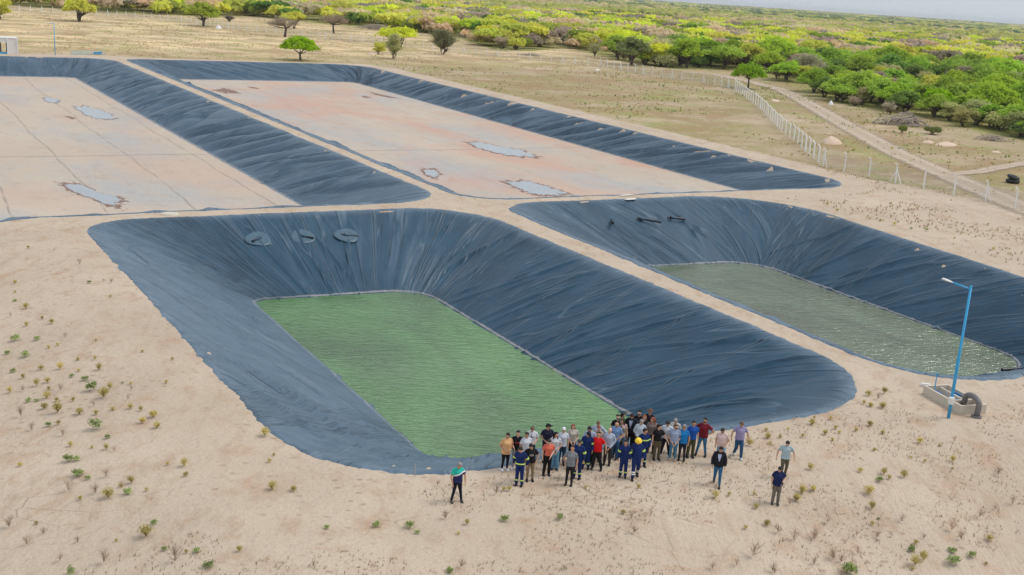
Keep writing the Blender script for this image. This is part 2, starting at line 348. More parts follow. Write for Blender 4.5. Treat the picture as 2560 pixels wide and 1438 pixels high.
PONDS = {
 'P1': dict(crest=[(15.2, 39.3, 7.5), (48.8, 38.9, 8), (48.6, 92.8, 7.5), (14.2, 93.3, 4.5)], foot=[(24.9, 49.3, 2.5), (39.2, 49.0, 2), (39.2, 82.0, 3.2), (25.0, 82.9, 1.2)], D=4.6, step=.16, wet=True, dust_sheen=[.6, .0, .03, .62],
            slant=[.5, .7, .05, 3.0], ridge=(.9, .13), billow=.05),
 'P2': dict(crest=[(51.0, 39.3, 6), (78.7, 39.3, 8), (85.8, 92.8, 10), (51.9, 93.3, 5)], foot=[(61.5, 49.2, 2.5), (74.7, 49.2, 4), (75.7, 82.6, 4), (62.2, 83.8, 1.2)], D=4.6, step=.18, wet=True, dust_sheen=[.7, .0, .12, .6],
            slant=[.3, .9, -.7, .8], ridge=(.9, .14), billow=.09),
 'P3': dict(crest=[(-6, 95.4, 6), (48.4, 95.8, 6), (47.4, 260.5, 7), (-6, 260, 7)], foot=[(3, 103, 2), (39.3, 103, 2), (38.4, 252, 1.5), (3, 252, 1.5)], D=3.5, step=.3, wet=False, dust_sheen=[.5, .42, .30, .5],
            slant=[.3, .45, -.1, .3], ridge=(.5, .18), billow=1.0),
 'P4': dict(crest=[(50.3, 95.5, 5), (102.6, 94.7, 6), (105.9, 261.5, 9), (50.1, 261.2, 5)], foot=[(58.2, 102, 2), (97.6, 102, 2.5), (100, 250.3, 3), (58.4, 250, 2)], D=3.3, step=.3, wet=False, dust_sheen=[.5, .42, .30, .5],
            slant=[.3, 1.5, -1.0, .3], ridge=(.6, .18), billow=.66),
}
for k, d in PONDS.items():
    d['cp'], d['cnt'] = rounded(d['crest'], d['step']); d['fp'], _ = rounded(d['foot'], counts=d['cnt'])
def sdist(x, y, poly):
    """signed distance, positive inside"""
    x = np.asarray(x, float).ravel(); y = np.asarray(y, float).ravel(); A = poly; B = np.roll(poly, -1, 0)
    best = np.full(len(x), 1e18); ins = np.zeros(len(x), bool)
    for (ax, ay), (bx, by) in zip(A, B):
        dx, dy = bx-ax, by-ay; t = np.clip(((x-ax)*dx+(y-ay)*dy)/(dx*dx+dy*dy+1e-12), 0, 1)
        best = np.minimum(best, (x-ax-t*dx)**2+(y-ay-t*dy)**2)
        c = (ay > y) != (by > y)
        if c.any(): ins ^= c & (x < (bx-ax)*(y-ay)/(by-ay+1e-12)+ax)
    return np.where(ins, 1, -1)*np.sqrt(best)
COARSE = {k: rounded(d['crest'], counts=[(10, 1)]*4)[0] for k, d in PONDS.items()}
def land(x, y):
    x = np.asarray(x, float); y = np.asarray(y, float)
    bank = np.maximum(0, 34.2-y-.10*np.clip(x-30, 0, 25)); z = -.21*(bank-1.2*(1-np.exp(-bank/1.2)))
    bl = np.maximum(0, 11.5-x)*np.clip((150-y)/60, 0, 1); z = z-.16*(bl-1.5*(1-np.exp(-bl/1.5)))
    z = np.maximum(z, -4.5)
    z = z+.10*(fbm(x*.25, y*.25)-.5)*np.clip(1, 0, 1)+.05*(fbm(x*1.1, y*1.1, 3)-.5)
    dist = np.hypot(x, y)
    z = z+np.clip((dist-400)/1500, 0, 1)*6*(fbm(x*.002, y*.002, 3)-.5)
    return z
def G(px, py):
    """ground point seen at a pixel"""
    z = 0.0
    for _ in range(8):
        p = un(px, py, z); z = float(land(p[0], p[1]))
    return np.array([p[0], p[1], z])

# ---------------------------------------------------------------- ground
def axis(parts):
    o = []
    for a, b, s in parts: o += list(np.arange(a, b, s))
    return np.array(o)
def grow(a, b, s0, k=1.12):
    o = [a]; s = s0
    while abs(o[-1]) < abs(b): o.append(o[-1]+math.copysign(s, b-a)); s *= k
    return o[1:]
xs = np.array(sorted(grow(-8, -9000, 2, 1.25)+list(axis([(-8, 12, .8), (12, 108, .42), (108, 200, 1.6)]))+grow(200, 16000, 2, 1.09)))
ys = np.array(sorted(grow(10, -3000, 2, 1.3)+list(axis([(10, 104, .42), (104, 268, 1.0), (268, 420, 2.2)]))+grow(420, 16000, 3, 1.07)))
X, Y = np.meshgrid(xs, ys, indexing='ij'); Z = land(X, Y)
hole = np.full(X.size, -99.0)
for k in PONDS:
    m = ((X > -12) & (X < 112) & (Y > 34) & (Y < 270)).ravel(); s = sdist(X.ravel()[m], Y.ravel()[m], COARSE[k])
    hole[m] = np.maximum(hole[m], s)
hole = hole.reshape(X.shape)
rgd = np.zeros_like(Z); nm_ = (hole > -1) & (hole < 3); rgd[nm_] = np.minimum(.62, 1.6*np.clip(fbm(X[nm_]*.8, Y[nm_]*.8, 3)-.52, 0, 1))+.2*vn(X[nm_]*1.9, Y[nm_]*1.9)
Z = Z-np.clip((hole+.05-rgd)*.9, 0, 6)
V = np.stack([X, Y, Z], -1).reshape(-1, 3); nx, ny = X.shape
I = (np.arange(nx-1)[:, None]*ny+np.arange(ny-1)[None, :]).ravel()
F = np.stack([I, I+ny, I+ny+1, I+1], -1); hr = hole.ravel(); F = F[~(np.min(hr[F], 1) > 2.5)]
me = mesh('ground', V, F, M_GROUND, True)
# zones: r = dry field, g = woodland floor, b = far country
SANDP = np.array([[-300, -300], [300, -300], [130, 60], [111.6, 78], [110.4, 92], [108, 101], [109, 112], [111.5, 250], [109, 264.5], [60, 266], [46, 270], [24, 269], [-300, 269]], float)
EDGE = np.array([[-300, 5], [0, 14], [200, 30], [500, 44], [640, 44], [800, 62], [1000, 76], [1150, 100], [1240, 128], [1330, 130], [1420, 122], [1530, 150], [1650, 172], [1780, 176], [1880, 180], [1960, 210], [2100, 260], [2230, 292], [2330, 300], [2450, 330], [2560, 352], [2900, 440]], float)
vx, vy = V[:, 0], V[:, 1]
sds = sdist(vx, vy, SANDP); r_ = np.clip(.5-sds/5.0, 0, 1)
PX, PY, DEP = proj(vx, vy, np.zeros(len(vx)))
wood = (DEP > 5) & (vy > 100) & (PY < np.interp(PX, EDGE[:, 0], EDGE[:, 1])-2); wood |= (vx > 320) & (vy > 60)
dist = np.hypot(vx, vy); b_ = np.clip((dist-900)/1500, 0, 1)
ca = me.color_attributes.new('zone', 'FLOAT_COLOR', 'POINT')
ca.data.foreach_set('color', np.stack([r_, wood.astype(float), b_, np.ones(len(vx))], -1).astype(np.float32).ravel())
link('ground', me, kind='structure', label='pale sandy ground running into dry grassland', cat='ground')

# ---------------------------------------------------------------- liners, floors, water
def build_liner(key, d, mat, name, label):
    cpn, fpn = d['cp'], d['fp']; N = len(cpn); D = d['D']
    tan = np.roll(cpn, -1, 0)-np.roll(cpn, 1, 0); L = np.linalg.norm(np.roll(cpn, -1, 0)-cpn, axis=1); s = np.concatenate([[0], np.cumsum(L)[:-1]]); per = L.sum()
    tan /= np.linalg.norm(tan, axis=1)[:, None]; out = np.stack([tan[:, 1], -tan[:, 0]], -1)
    if ((cpn-cpn.mean(0))*out).sum() < 0: out = -out
    sl = np.zeros(N); i = 0          # slant of the folds, per wall
    ids = np.zeros(N, int)
    for c, (na, nl) in enumerate(d['cnt']):
        ids[i:i+na+nl] = c; i += na+nl
    sl = np.array(d['slant'])[ids]; K = int(6/d['step']); ker = np.ones(2*K+1)/(2*K+1)
    sl = np.convolve(np.concatenate([sl[-K:], sl, sl[:K]]), ker, 'valid')
    W = np.linalg.norm(fpn-cpn, axis=1); nv = 46 if d['wet'] else 34
    ts = np.concatenate([[-.055, -.03, -.012], np.linspace(0, 1.12 if d['wet'] else 1.03, nv)])
    S = np.tile(s[:, None], (1, len(ts))); T = np.tile(ts[None], (N, 1)); DD = np.maximum(T, 0)*W[:, None]
    rag = -.12+.50*fbm(s*.35, s*0+3.3, 3)+.22*vn(s*2.1, s*0+8)+.12*vn(s*5.3, s*0+2); notch = (fbm(s*.16, s*0+5.1, 2) > .58)*.0
    P = cpn[:, None, :]+(fpn-cpn)[:, None, :]*np.maximum(T, 0)[..., None]
    flap = np.where(T < 0, -T/.055, 0); P = P+out[:, None, :]*(flap*(rag*1.0)[:, None])[..., None]
    e = .035; f = np.where(T > 0, np.sqrt(T*T+e*e)-e, 0)
    Zl = -D*f/(math.sqrt(1+e*e)-e)+.05; Zl = np.where(T < 0, .05-.10*flap**1.5+.05*(vn(S*3, T*9)-.5), Zl)
    Zl += land(cpn[:, 0], cpn[:, 1])[:, None]*np.clip(1-T, 0, 1)
    # folds
    rng = np.random.RandomState(ord(key[1])); h = np.zeros_like(S); dens, amp = d['ridge']
    n = int(per*dens)
    for k in range(n):
        c0 = rng.rand()*per; j = int(np.searchsorted(s, c0)-1) % N; k0 = sl[j]+rng.normal()*.22*(1+abs(sl[j])*.3)
        wdt = rng.uniform(.13, .26)*(1 if d['wet'] else 1.5); a = amp*rng.uniform(.35, 1.5)*(wdt/.25)**.5; d0, d1 = sorted(rng.uniform(-1, 13, 2)); d1 = max(d1, d0+3)
        curve = rng.normal()*.02
        x = (S-c0-k0*DD-curve*DD**2); x = (x+per/2) % per-per/2; x = x/math.sqrt(1+k0*k0)
        g = np.exp(-np.where(x > 0, x/wdt, x/(wdt*.55))**2); g *= np.clip((DD-d0)/1.2, 0, 1)*np.clip((d1-DD)/1.5, 0, 1)
        h += a*g
    q = S-sl[:, None]*DD
    per_b = 5.6
    ph = q/per_b+1.6*fbm(q*.07, DD*.06+2, 3)*2
    bil = np.abs(np.sin(ph*math.pi))**.8-.6
    h += d['billow']*bil*np.sin(np.clip(DD/W[:, None], 0, 1)*math.pi)**.6*(.4+1.0*fbm(S*.05, DD*0+key.__hash__() % 7*0+1, 2))
    h += .09*(fbm(q*.35, DD*.2, 3)-.5)
    h *= np.clip(T*12, 0, 1)
    if not d['wet']: h *= np.clip((1.03-T)*8, 0, 1)
    nrm = (cpn-fpn)/W[:, None]; hz = D/np.hypot(D, W); vz = W/np.hypot(D, W)
    P = P-nrm[:, None, :]*(h*hz[:, None])[..., None]; Zl = Zl+h*vz[:, None]
    V = np.concatenate([P, Zl[..., None]], -1); m_ = len(ts); V = V.reshape(-1, 3)
    a = np.arange(N)[:, None]*m_+np.arange(m_-1)[None]; b = ((np.arange(N)+1) % N)[:, None]*m_+np.arange(m_-1)[None]
    F = np.stack([a, b, b+1, a+1], -1).reshape(-1, 4)
    me = mesh(name, V, F, mat, True)
    uvl = me.uv_layers.new(name='run'); vi = np.zeros(len(me.loops), np.int32); me.loops.foreach_get('vertex_index', vi)
    U = np.stack([S.ravel(), DD.ravel()], -1)[vi].reshape(-1, 4, 2)
    uv2 = me.uv_layers.new(name='fold'); U2 = np.stack([(q/np.sqrt(1+sl[:, None]**2)).ravel(), (DD*np.sqrt(1+sl[:, None]**2)).ravel()], -1)[vi].reshape(-1, 4, 2)
    w2 = (U2[:, :, 0].max(1)-U2[:, :, 0].min(1)) > per/4; U2[w2] = U2[w2][:, :1]
    uv2.data.foreach_set('uv', U2.astype(np.float32).ravel())
    wrap = (U[:, :, 0].max(1)-U[:, :, 0].min(1)) > per/2; U[wrap, :, 0] = np.where(U[wrap, :, 0] < per/2, U[wrap, :, 0]+per, U[wrap, :, 0])
    uvl.data.foreach_set('uv', U.astype(np.float32).ravel())
    at = me.attributes.new('silt', 'FLOAT', 'POINT')
    if d['wet']: sv_ = np.exp(-((T-.988)/.012)**4)*.9
    else: sv_ = np.clip((T-.93)/.07, 0, 1)
    at.data.foreach_set('value', sv_.astype(np.float32).ravel())
    dw = np.array(d['dust_sheen'])[ids]; dw = np.convolve(np.concatenate([dw[-K:], dw, dw[:K]]), ker, 'valid')  # dust film plus the left walls' sky sheen, both put into the colour
    at = me.attributes.new('dust_sheen', 'FLOAT', 'POINT'); dv = dw[:, None]*np.ones_like(T); dv = np.maximum(dv, .75*np.clip(1-DD/1.1, 0, 1)*(.4+fbm(S*.8, DD, 3)))
    if key == 'P1': dv = dv+np.exp(-((P[..., 0]-40.2)/2.4)**2)*(P[..., 1] > 80)*1.5*np.clip(fbm(q*1.6, DD*.12, 3)-.42, 0, 1)*np.clip(DD, 0, 1)
    at.data.foreach_set('value', dv.astype(np.float32).ravel())
    link(name, me, label=label, cat='pond liner')
    return d
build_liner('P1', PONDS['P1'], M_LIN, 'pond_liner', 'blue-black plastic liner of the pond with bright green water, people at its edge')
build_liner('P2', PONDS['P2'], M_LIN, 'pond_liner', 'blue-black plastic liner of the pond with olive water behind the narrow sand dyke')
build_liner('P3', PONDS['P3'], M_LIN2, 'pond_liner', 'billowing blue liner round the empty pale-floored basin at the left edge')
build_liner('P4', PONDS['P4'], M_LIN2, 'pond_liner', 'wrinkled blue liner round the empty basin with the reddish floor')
def sheet(name, poly, z, mat, **kw):
    """smooth grid sheet filling a polygon's bounding area, clipped by distance"""
    me = bpy.data.meshes.new(name); V = [(x, y, z) for x, y in poly]; me.from_pydata(V, [], [tuple(range(len(V)))]); me.materials.append(mat); me.update()
    return link(name, me, **kw)
def wider(P, k):
    c = P.mean(0); v = P-c; n = np.linalg.norm(v, axis=1)[:, None]; return P+v/n*k
sheet('pond_water', wider(PONDS['P1']['fp'], .9), -4.6, M_W1, kind='structure', label='rippled bright green water in the nearest pond', cat='water')
sheet('pond_water', wider(PONDS['P2']['fp'], .9), -4.6, M_W2, kind='structure', label='rippled olive water in the pond behind the dyke', cat='water')
sheet('basin_floor', wider(PONDS['P3']['fp'], .35), -3.43, M_S3, kind='structure', label='pale silt floor with long seams in the empty left basin', cat='basin floor')
sheet('basin_floor', wider(PONDS['P4']['fp'], .35), -3.23, M_S4, kind='structure', label='reddish silt floor of the empty basin in the middle', cat='basin floor')

# puddles with wet rims
def m_puddle():
    t = NT('puddle_water'); p = t.geo(); t.base(t.mix(t.noise(p, .25, 4), (.24, .255, .265), (.33, .35, .37))); t.rough(.05); t.spec(1.0); t.b.inputs['IOR'].default_value = 1.6
    t.bump(t.noise(p, .8, 2), .05, .02); return t.m
def m_stain():
    t = NT('wet_rim'); p = t.geo(); a = t.n('ShaderNodeAttribute', attribute_name='edge')
    v = t.math('ADD', a.outputs['Fac'], t.math('MULTIPLY', t.math('SUBTRACT', t.noise(t.mapv(p, (1.6, .6, 1)), .9, 6, .75), .5), 2.0))
    f = t.ramp(v, [(.42, 0), (.52, 1)]); t.base(t.mix(t.noise(p, 1.5, 3), (.13, .06, .035), (.30, .16, .10))); t.rough(.6)
    tr = t.n('ShaderNodeBsdfTransparent'); mx = t.n('ShaderNodeMixShader'); t.l(f, mx.inputs[0]); t.l(tr.outputs[0], mx.inputs[1]); t.l(t.b.outputs[0], mx.inputs[2]); t.l(mx.outputs[0], t.out.inputs[0]); return t.m
M_PUD = m_puddle(); M_RIM = m_stain()
def puddle(pix, z, label, grow_=1.35, water=True):
    w3 = np.array([un(a, b, z)[:2] for a, b in pix]); c = w3.mean(0)
    # smooth closed outline through the pixel outline with lobes
    n = 180; k = len(w3); t = np.arange(n)/n*k; i = t.astype(int); f = (t-i)[:, None]; f = f*f*(3-2*f)
    O = w3[i % k]*(1-f)+w3[(i+1) % k]*f; v = O-c; nn = np.linalg.norm(v, axis=1)[:, None]
    lob = (fbm(np.arange(n)*.5+c[0], np.arange(n)*0+c[1], 4)-.56)[:, None]*1.9; O = c+v*(1+.35*lob)
    if water:
        me = bpy.data.meshes.new('puddle'); me.from_pydata([(x, y, z+.03) for x, y in O], [], [tuple(range(n))]); me.materials.append(M_PUD)
        link('puddle', me, label=label, cat='puddle', kind='structure')
    rings = [0, .6, 1, grow_, grow_*1.3]; ed = [1, 1, .62, .30, -.2] if water else [.72, .68, .5, .25, -.3]; V = []; E = []
    for r, e in zip(rings, ed):
        for q in O: V.append((*(c+(q-c)*r), z+.015)); E.append(e)
    F = np.array([(a*n+j, a*n+(j+1) % n, (a+1)*n+(j+1) % n, (a+1)*n+j) for a in range(4) for j in range(n)])
    me = mesh('wet_stain', np.array(V), F, M_RIM); at = me.attributes.new('edge', 'FLOAT', 'POINT'); at.data.foreach_set('value', np.array(E, np.float32))
    link('wet_stain', me, kind='structure', label='brown wet stain on the basin floor', cat='stain')
puddle([(106, 246), (118, 243), (150, 252), (140, 258), (120, 256)], -3.43, 'small pale puddle at the far end of the left basin', 1.2)
puddle([(183, 267), (215, 266), (250, 274), (275, 284), (290, 296), (270, 300), (240, 297), (215, 290), (200, 280)], -3.43, 'large sky-reflecting puddle halfway down the left basin', 1.12)
puddle([(155, 460), (185, 458), (215, 467), (250, 482), (290, 490), (306, 500), (290, 515), (262, 512), (235, 498), (200, 488), (170, 474)], -3.43, 'blue puddle with brown rim near the front of the left basin', 1.3)
puddle([(1166, 356), (1200, 356), (1260, 368), (1310, 376), (1340, 392), (1310, 394), (1260, 387), (1210, 376)], -3.23, 'long puddle in the middle of the red-stained basin', 1.2)
puddle([(1262, 455), (1310, 452), (1370, 466), (1425, 486), (1385, 490), (1330, 486), (1290, 470)], -3.23, 'wide puddle at the front corner of the red-stained basin', 1.25)
puddle([(1058, 425), (1085, 424), (1100, 436), (1085, 444), (1062, 437)], -3.23, 'small puddle in a brown wet patch of the red-stained basin', 1.6)
puddle([(530, 226), (560, 220), (585, 226), (600, 233), (565, 234)], -3.23, '', 1.15, False)
puddle([(900, 240), (915, 240), (930, 244), (912, 245)], -3.23, '', 1.2, False)
puddle([(925, 229), (950, 236), (985, 243), (1000, 247), (970, 244), (940, 238)], -3.23, '', 1.2, False)
puddle([(618, 217), (640, 219), (648, 223), (630, 221)], -3.23, '', 1.2, False)
puddle([(160, 290), (175, 291), (192, 297), (180, 299)], -3.43, '', 1.2, False)

# ---------------------------------------------------------------- roads
def strip(name, pts, wd, z, mat, **kw):
    P = np.array(pts, float); t = np.arange(len(P)); tt = np.linspace(0, len(P)-1, len(P)*14); Q = np.stack([np.interp(tt, t, P[:, i]) for i in range(2)], -1)
    k = np.ones(9)/9; Q = np.stack([np.convolve(np.pad(Q[:, i], 4, 'edge'), k, 'valid') for i in range(2)], -1)
    T = np.gradient(Q, axis=0); T /= np.linalg.norm(T, axis=1)[:, None]; N = np.stack([-T[:, 1], T[:, 0]], -1); V = []; A = []
    us = [-1, -.75, -.5, -.25, 0, .25, .5, .75, 1]
    for i in range(len(Q)):
        for u in us:
            q = Q[i]+N[i]*u*wd*(1+.12*(vn(i*.3, u*2)-.5)); V.append((q[0], q[1], float(land(q[0], q[1]))+z)); A.append(u)
    m = len(us); F = np.array([(i*m+j, i*m+j+1, (i+1)*m+j+1, (i+1)*m+j) for i in range(len(Q)-1) for j in range(m-1)])
    me = mesh(name, np.array(V), F, mat, True); at = me.attributes.new('across', 'FLOAT', 'POINT'); at.data.foreach_set('value', np.array(A, np.float32))
    return link(name, me, **kw)
def m_road():
    t = NT('road_dirt'); p = t.geo(); a = t.n('ShaderNodeAttribute', attribute_name='across'); ab = t.math('ABSOLUTE', a.outputs['Fac'])
    tr_ = t.ramp(t.math('ABSOLUTE', t.math('SUBTRACT', ab, .42)), [(.05, 1), (.3, 0)])
    c = t.mix(t.noise(p, .8, 5, .65), (.36, .285, .21), (.50, .40, .30)); c = t.mix(t.math('MULTIPLY', tr_, .6), c, (.54, .44, .34)); t.base(c); t.rough(.95); t.spec(.1)
    e = t.math('ADD', ab, t.math('MULTIPLY', t.math('SUBTRACT', t.noise(p, .7, 5, .7), .5), .9)); f = t.ramp(e, [(.45, 1), (.85, 0)])
    tb = t.n('ShaderNodeBsdfTransparent'); mx = t.n('ShaderNodeMixShader'); t.l(f, mx.inputs[0]); t.l(tb.outputs[0], mx.inputs[1]); t.l(t.b.outputs[0], mx.inputs[2]); t.l(mx.outputs[0], t.out.inputs[0])
    t.bump(t.noise(p, 2, 4), .4, .1); return t.m
M_ROAD = m_road()
road = [un(*q)[:2] for q in [(1700, 180), (1790, 186), (1880, 206), (1960, 226), (2050, 277), (2150, 333), (2250, 388), (2400, 452), (2560, 522), (2760, 600)]]
strip('dirt_road', road, 3.7, .06, M_ROAD, kind='structure', label='pale dirt road curving beside the scrub', cat='road')
strip('dirt_track', [un(*q)[:2] for q in [(2370, 437), (2440, 432), (2500, 419), (2600, 404), (2760, 395)]], 1.7, .075, M_ROAD, kind='structure', label='faint side track joining the dirt road', cat='track')

# ---------------------------------------------------------------- trees and scrub
def sph(rng, n):
    v = rng.normal(size=(n, 3)); return v/np.linalg.norm(v, axis=1)[:, None]
def leaves(rng, blobs, n, s, fill=.35, up=.5):
    """n leaf clumps spread over ellipsoid blobs; returns V, F(quads)"""
    B = np.array(blobs); wgt = (B[:, 3]*B[:, 4]); wgt /= wgt.sum(); k = rng.choice(len(B), n, p=wgt)
    d = sph(rng, n); d[:, 2] = np.where(d[:, 2] < -.25, -d[:, 2]*rng.uniform(-.4, 1, n), d[:, 2]); rr = 1-fill*rng.rand(n)**1.6+.10*rng.normal(size=n)
    c = B[k, :3]+d*B[k, 3:6]*rr[:, None]
    nrm = d+sph(rng, n)*.75+np.array([0, 0, up]); nrm /= np.linalg.norm(nrm, axis=1)[:, None]
    u = np.cross(nrm, sph(rng, n)); u /= np.linalg.norm(u, axis=1)[:, None]; v = np.cross(nrm, u)
    ss = s*rng.uniform(.5, 1.35, n)[:, None]; a, b = u*ss, v*ss*rng.uniform(.45, .9, n)[:, None]
    V = np.stack([c-a-b*.6, c+a*.5-b, c+a+b*.5, c-a*.4+b], 1).reshape(-1, 3)
    return V, np.arange(n*4).reshape(-1, 4)
def twigs(rng, blobs, n, wd, base=(0, 0, .3)):
    B = np.array(blobs); k = rng.choice(len(B), n); d = sph(rng, n); d[:, 2] = np.abs(d[:, 2])*.9-.1
    e = B[k, :3]+d*B[k, 3:6]*rng.uniform(.7, 1.1, n)[:, None]; s0 = np.array(base)+(B[k, :3]-np.array(base))*rng.uniform(.1, .95, n)[:, None]
    mid = (s0+e)/2+rng.normal(size=(n, 3))*.12*np.linalg.norm(e-s0, axis=1)[:, None]
    side = np.cross(e-s0, sph(rng, n)); side /= np.linalg.norm(side, axis=1)[:, None]+1e-9; sw = side*wd
    V = np.stack([s0-sw, s0+sw, mid+sw*.7, mid-sw*.7, e], 1).reshape(-1, 3); i = np.arange(n)[:, None]*5
    return V, i+np.array([[0, 1, 2, 3]]), i+np.array([[3, 2, 4]])
def blobs_for(rng, kind, W, H):
    o = []
    if kind == 'umbrella':
        for _ in range(16):
            a = rng.rand()*6.28; r = W*.40*math.sqrt(rng.rand()); o.append((r*math.cos(a), r*math.sin(a), H*(.72-.20*(r/(W*.42))**2)+rng.normal()*.15, W*rng.uniform(.12, .20), W*rng.uniform(.12, .20), H*rng.uniform(.14, .24)))
    elif kind == 'dome':
        for _ in range(24):
            a = rng.rand()*6.28; r = W*.38*rng.rand()**.55; o.append((r*math.cos(a), r*math.sin(a), H*(.74-.34*(r/(W*.40))**2)*rng.uniform(.86, 1.0), W*rng.uniform(.10, .17), W*rng.uniform(.10, .17), H*rng.uniform(.13, .2)))
    elif kind == 'globe':
        for _ in range(22):
            d = rng.normal(size=3); d /= np.linalg.norm(d); q = rng.rand()**.5*.62; o.append((d[0]*q*W*.5, d[1]*q*W*.5, H*(.54+.46*q*d[2]), W*rng.uniform(.12, .2), W*rng.uniform(.12, .2), H*rng.uniform(.12, .2)))
    elif kind == 'round':
        for _ in range(12):
            a = rng.rand()*6.28; r = W*.30*math.sqrt(rng.rand()); o.append((r*math.cos(a), r*math.sin(a), H*rng.uniform(.35, .74)-.15*r, W*rng.uniform(.15, .24), W*rng.uniform(.15, .24), H*rng.uniform(.16, .27)))
    else:
        for _ in range(9):
            a = rng.rand()*6.28; r = W*.28*math.sqrt(rng.rand()); o.append((r*math.cos(a), r*math.sin(a), H*rng.uniform(.35, .62), W*rng.uniform(.18, .28), W*rng.uniform(.18, .28), H*rng.uniform(.22, .36)))
    return o
def trunk_mesh(rng, blobs, H, r, stems=1, low=.18):
    m = MB(); B = np.array(blobs)
    for s_ in range(stems):
        a = rng.rand()*6.28; off = .25*(stems > 1); fork = np.array([math.cos(a)*off*2+rng.normal()*.15, math.sin(a)*off*2+rng.normal()*.15, H*low+rng.rand()*.2])
        m.tube([(math.cos(a)*off*.3, math.sin(a)*off*.3, -.2), fork*[.5, .5, .5], fork], [r*1.25, r, r*.85], 7)
        for j in rng.choice(len(B), min(len(B), 6), replace=False):
            e = B[j, :3]; mid = fork+(e-fork)*.5+np.array([0, 0, -.06*H])*rng.rand()
            m.tube([fork-[0, 0, .1], mid, e], [r*.6, r*.4, r*.14], 5)
    return m.mesh('trunk', M_BARK, True)
TK = {}
def variant(key, kind, W, H, n, s, tr, stems=1, tw=0, fill=.35, low=.18):
    rng = np.random.RandomState(len(TK)+11); B = blobs_for(rng, kind, W, H)
    out = []
    if n: V, F = leaves(rng, B, n, s, fill); out.append((V, [F]))
    if tw:
        V, F1, F2 = twigs(rng, B, tw, .030 if kind != 'bush' else .022, (0, 0, H*(.38 if kind in ('umbrella', 'dome') else .15))); out.append((V, [F1, F2]))
    VV = []; FF = []; o = 0
    for V, Fs in out: VV.append(V); FF += [f+o for f in Fs]; o += len(V)
    TK[key] = dict(crown=mesh('crown', np.concatenate(VV), FF, M_LEAF), trunk=trunk_mesh(rng, B, H, tr, stems, low), W=W, H=H)
variant('umb1', 'dome', 9.6, 7.0, 3600, .24, .24, 1, 160, .6, .22); variant('umb2', 'dome', 9, 6.6, 2600, .24, .2, 1, 160, .6, .30); variant('umb3', 'umbrella', 8, 4.6, 2000, .24, .16, 2, 120, .6)
variant('rnd1', 'dome', 7.5, 5.2, 2200, .22, .17, 3, 260, .7); variant('rnd2', 'round', 6.5, 4.2, 1700, .20, .15, 2, 300, .7); variant('rnd3', 'dome', 8.5, 5.6, 2500, .22, .2, 2, 300, .7)
variant('bush1', 'bush', 5, 3.0, 1300, .24, .08, 4, 60); variant('bush2', 'bush', 6, 3.6, 1500, .25, .09, 4, 120); variant('airy1', 'globe', 6.5, 5.0, 1000, .13, .07, 4, 1500, .9, .1); variant('airy2', 'globe', 5, 3.4, 500, .13, .05, 5, 1000, .9, .1)
variant('bare1', 'dome', 9, 6.5, 60, .16, .24, 1, 620, .8, .32); variant('bare2', 'bush', 5, 3.0, 60, .16, .06, 5, 800, .8, .1)
LIME = (.74, .80, .07); YG = (.70, .70, .12); GRN = (.37, .53, .075); DGR = (.22, .34, .075); OLV = (.50, .50, .22); TAN = (.74, .62, .38); GRY = (.46, .38, .29); BRT = (.36, .56, .015)
def plant(key, loc, sc, rz, col, name, label, cat, group=None, bark=None):
    v = TK[key]; o = link(name, None, loc=loc, rot=(0, 0, rz), scale=sc, label=label, cat=cat, group=group)
    link('crown', v['crown'], parent=o, color=col); link('trunk', v['trunk'], parent=o)
    return o
def atp(key, px, py, wpx, hpx, rz, col, name, label, cat, group=None):
    g = G(px, py); d = np.linalg.norm(g-[0, 0, CAMH]); k = FPX/d; v = TK[key]
    return plant(key, (g[0], g[1], g[2]-.05), (wpx/k/v['W'], wpx/k/v['W'], hpx/k/v['H']), rz, col, name, label, cat, group)
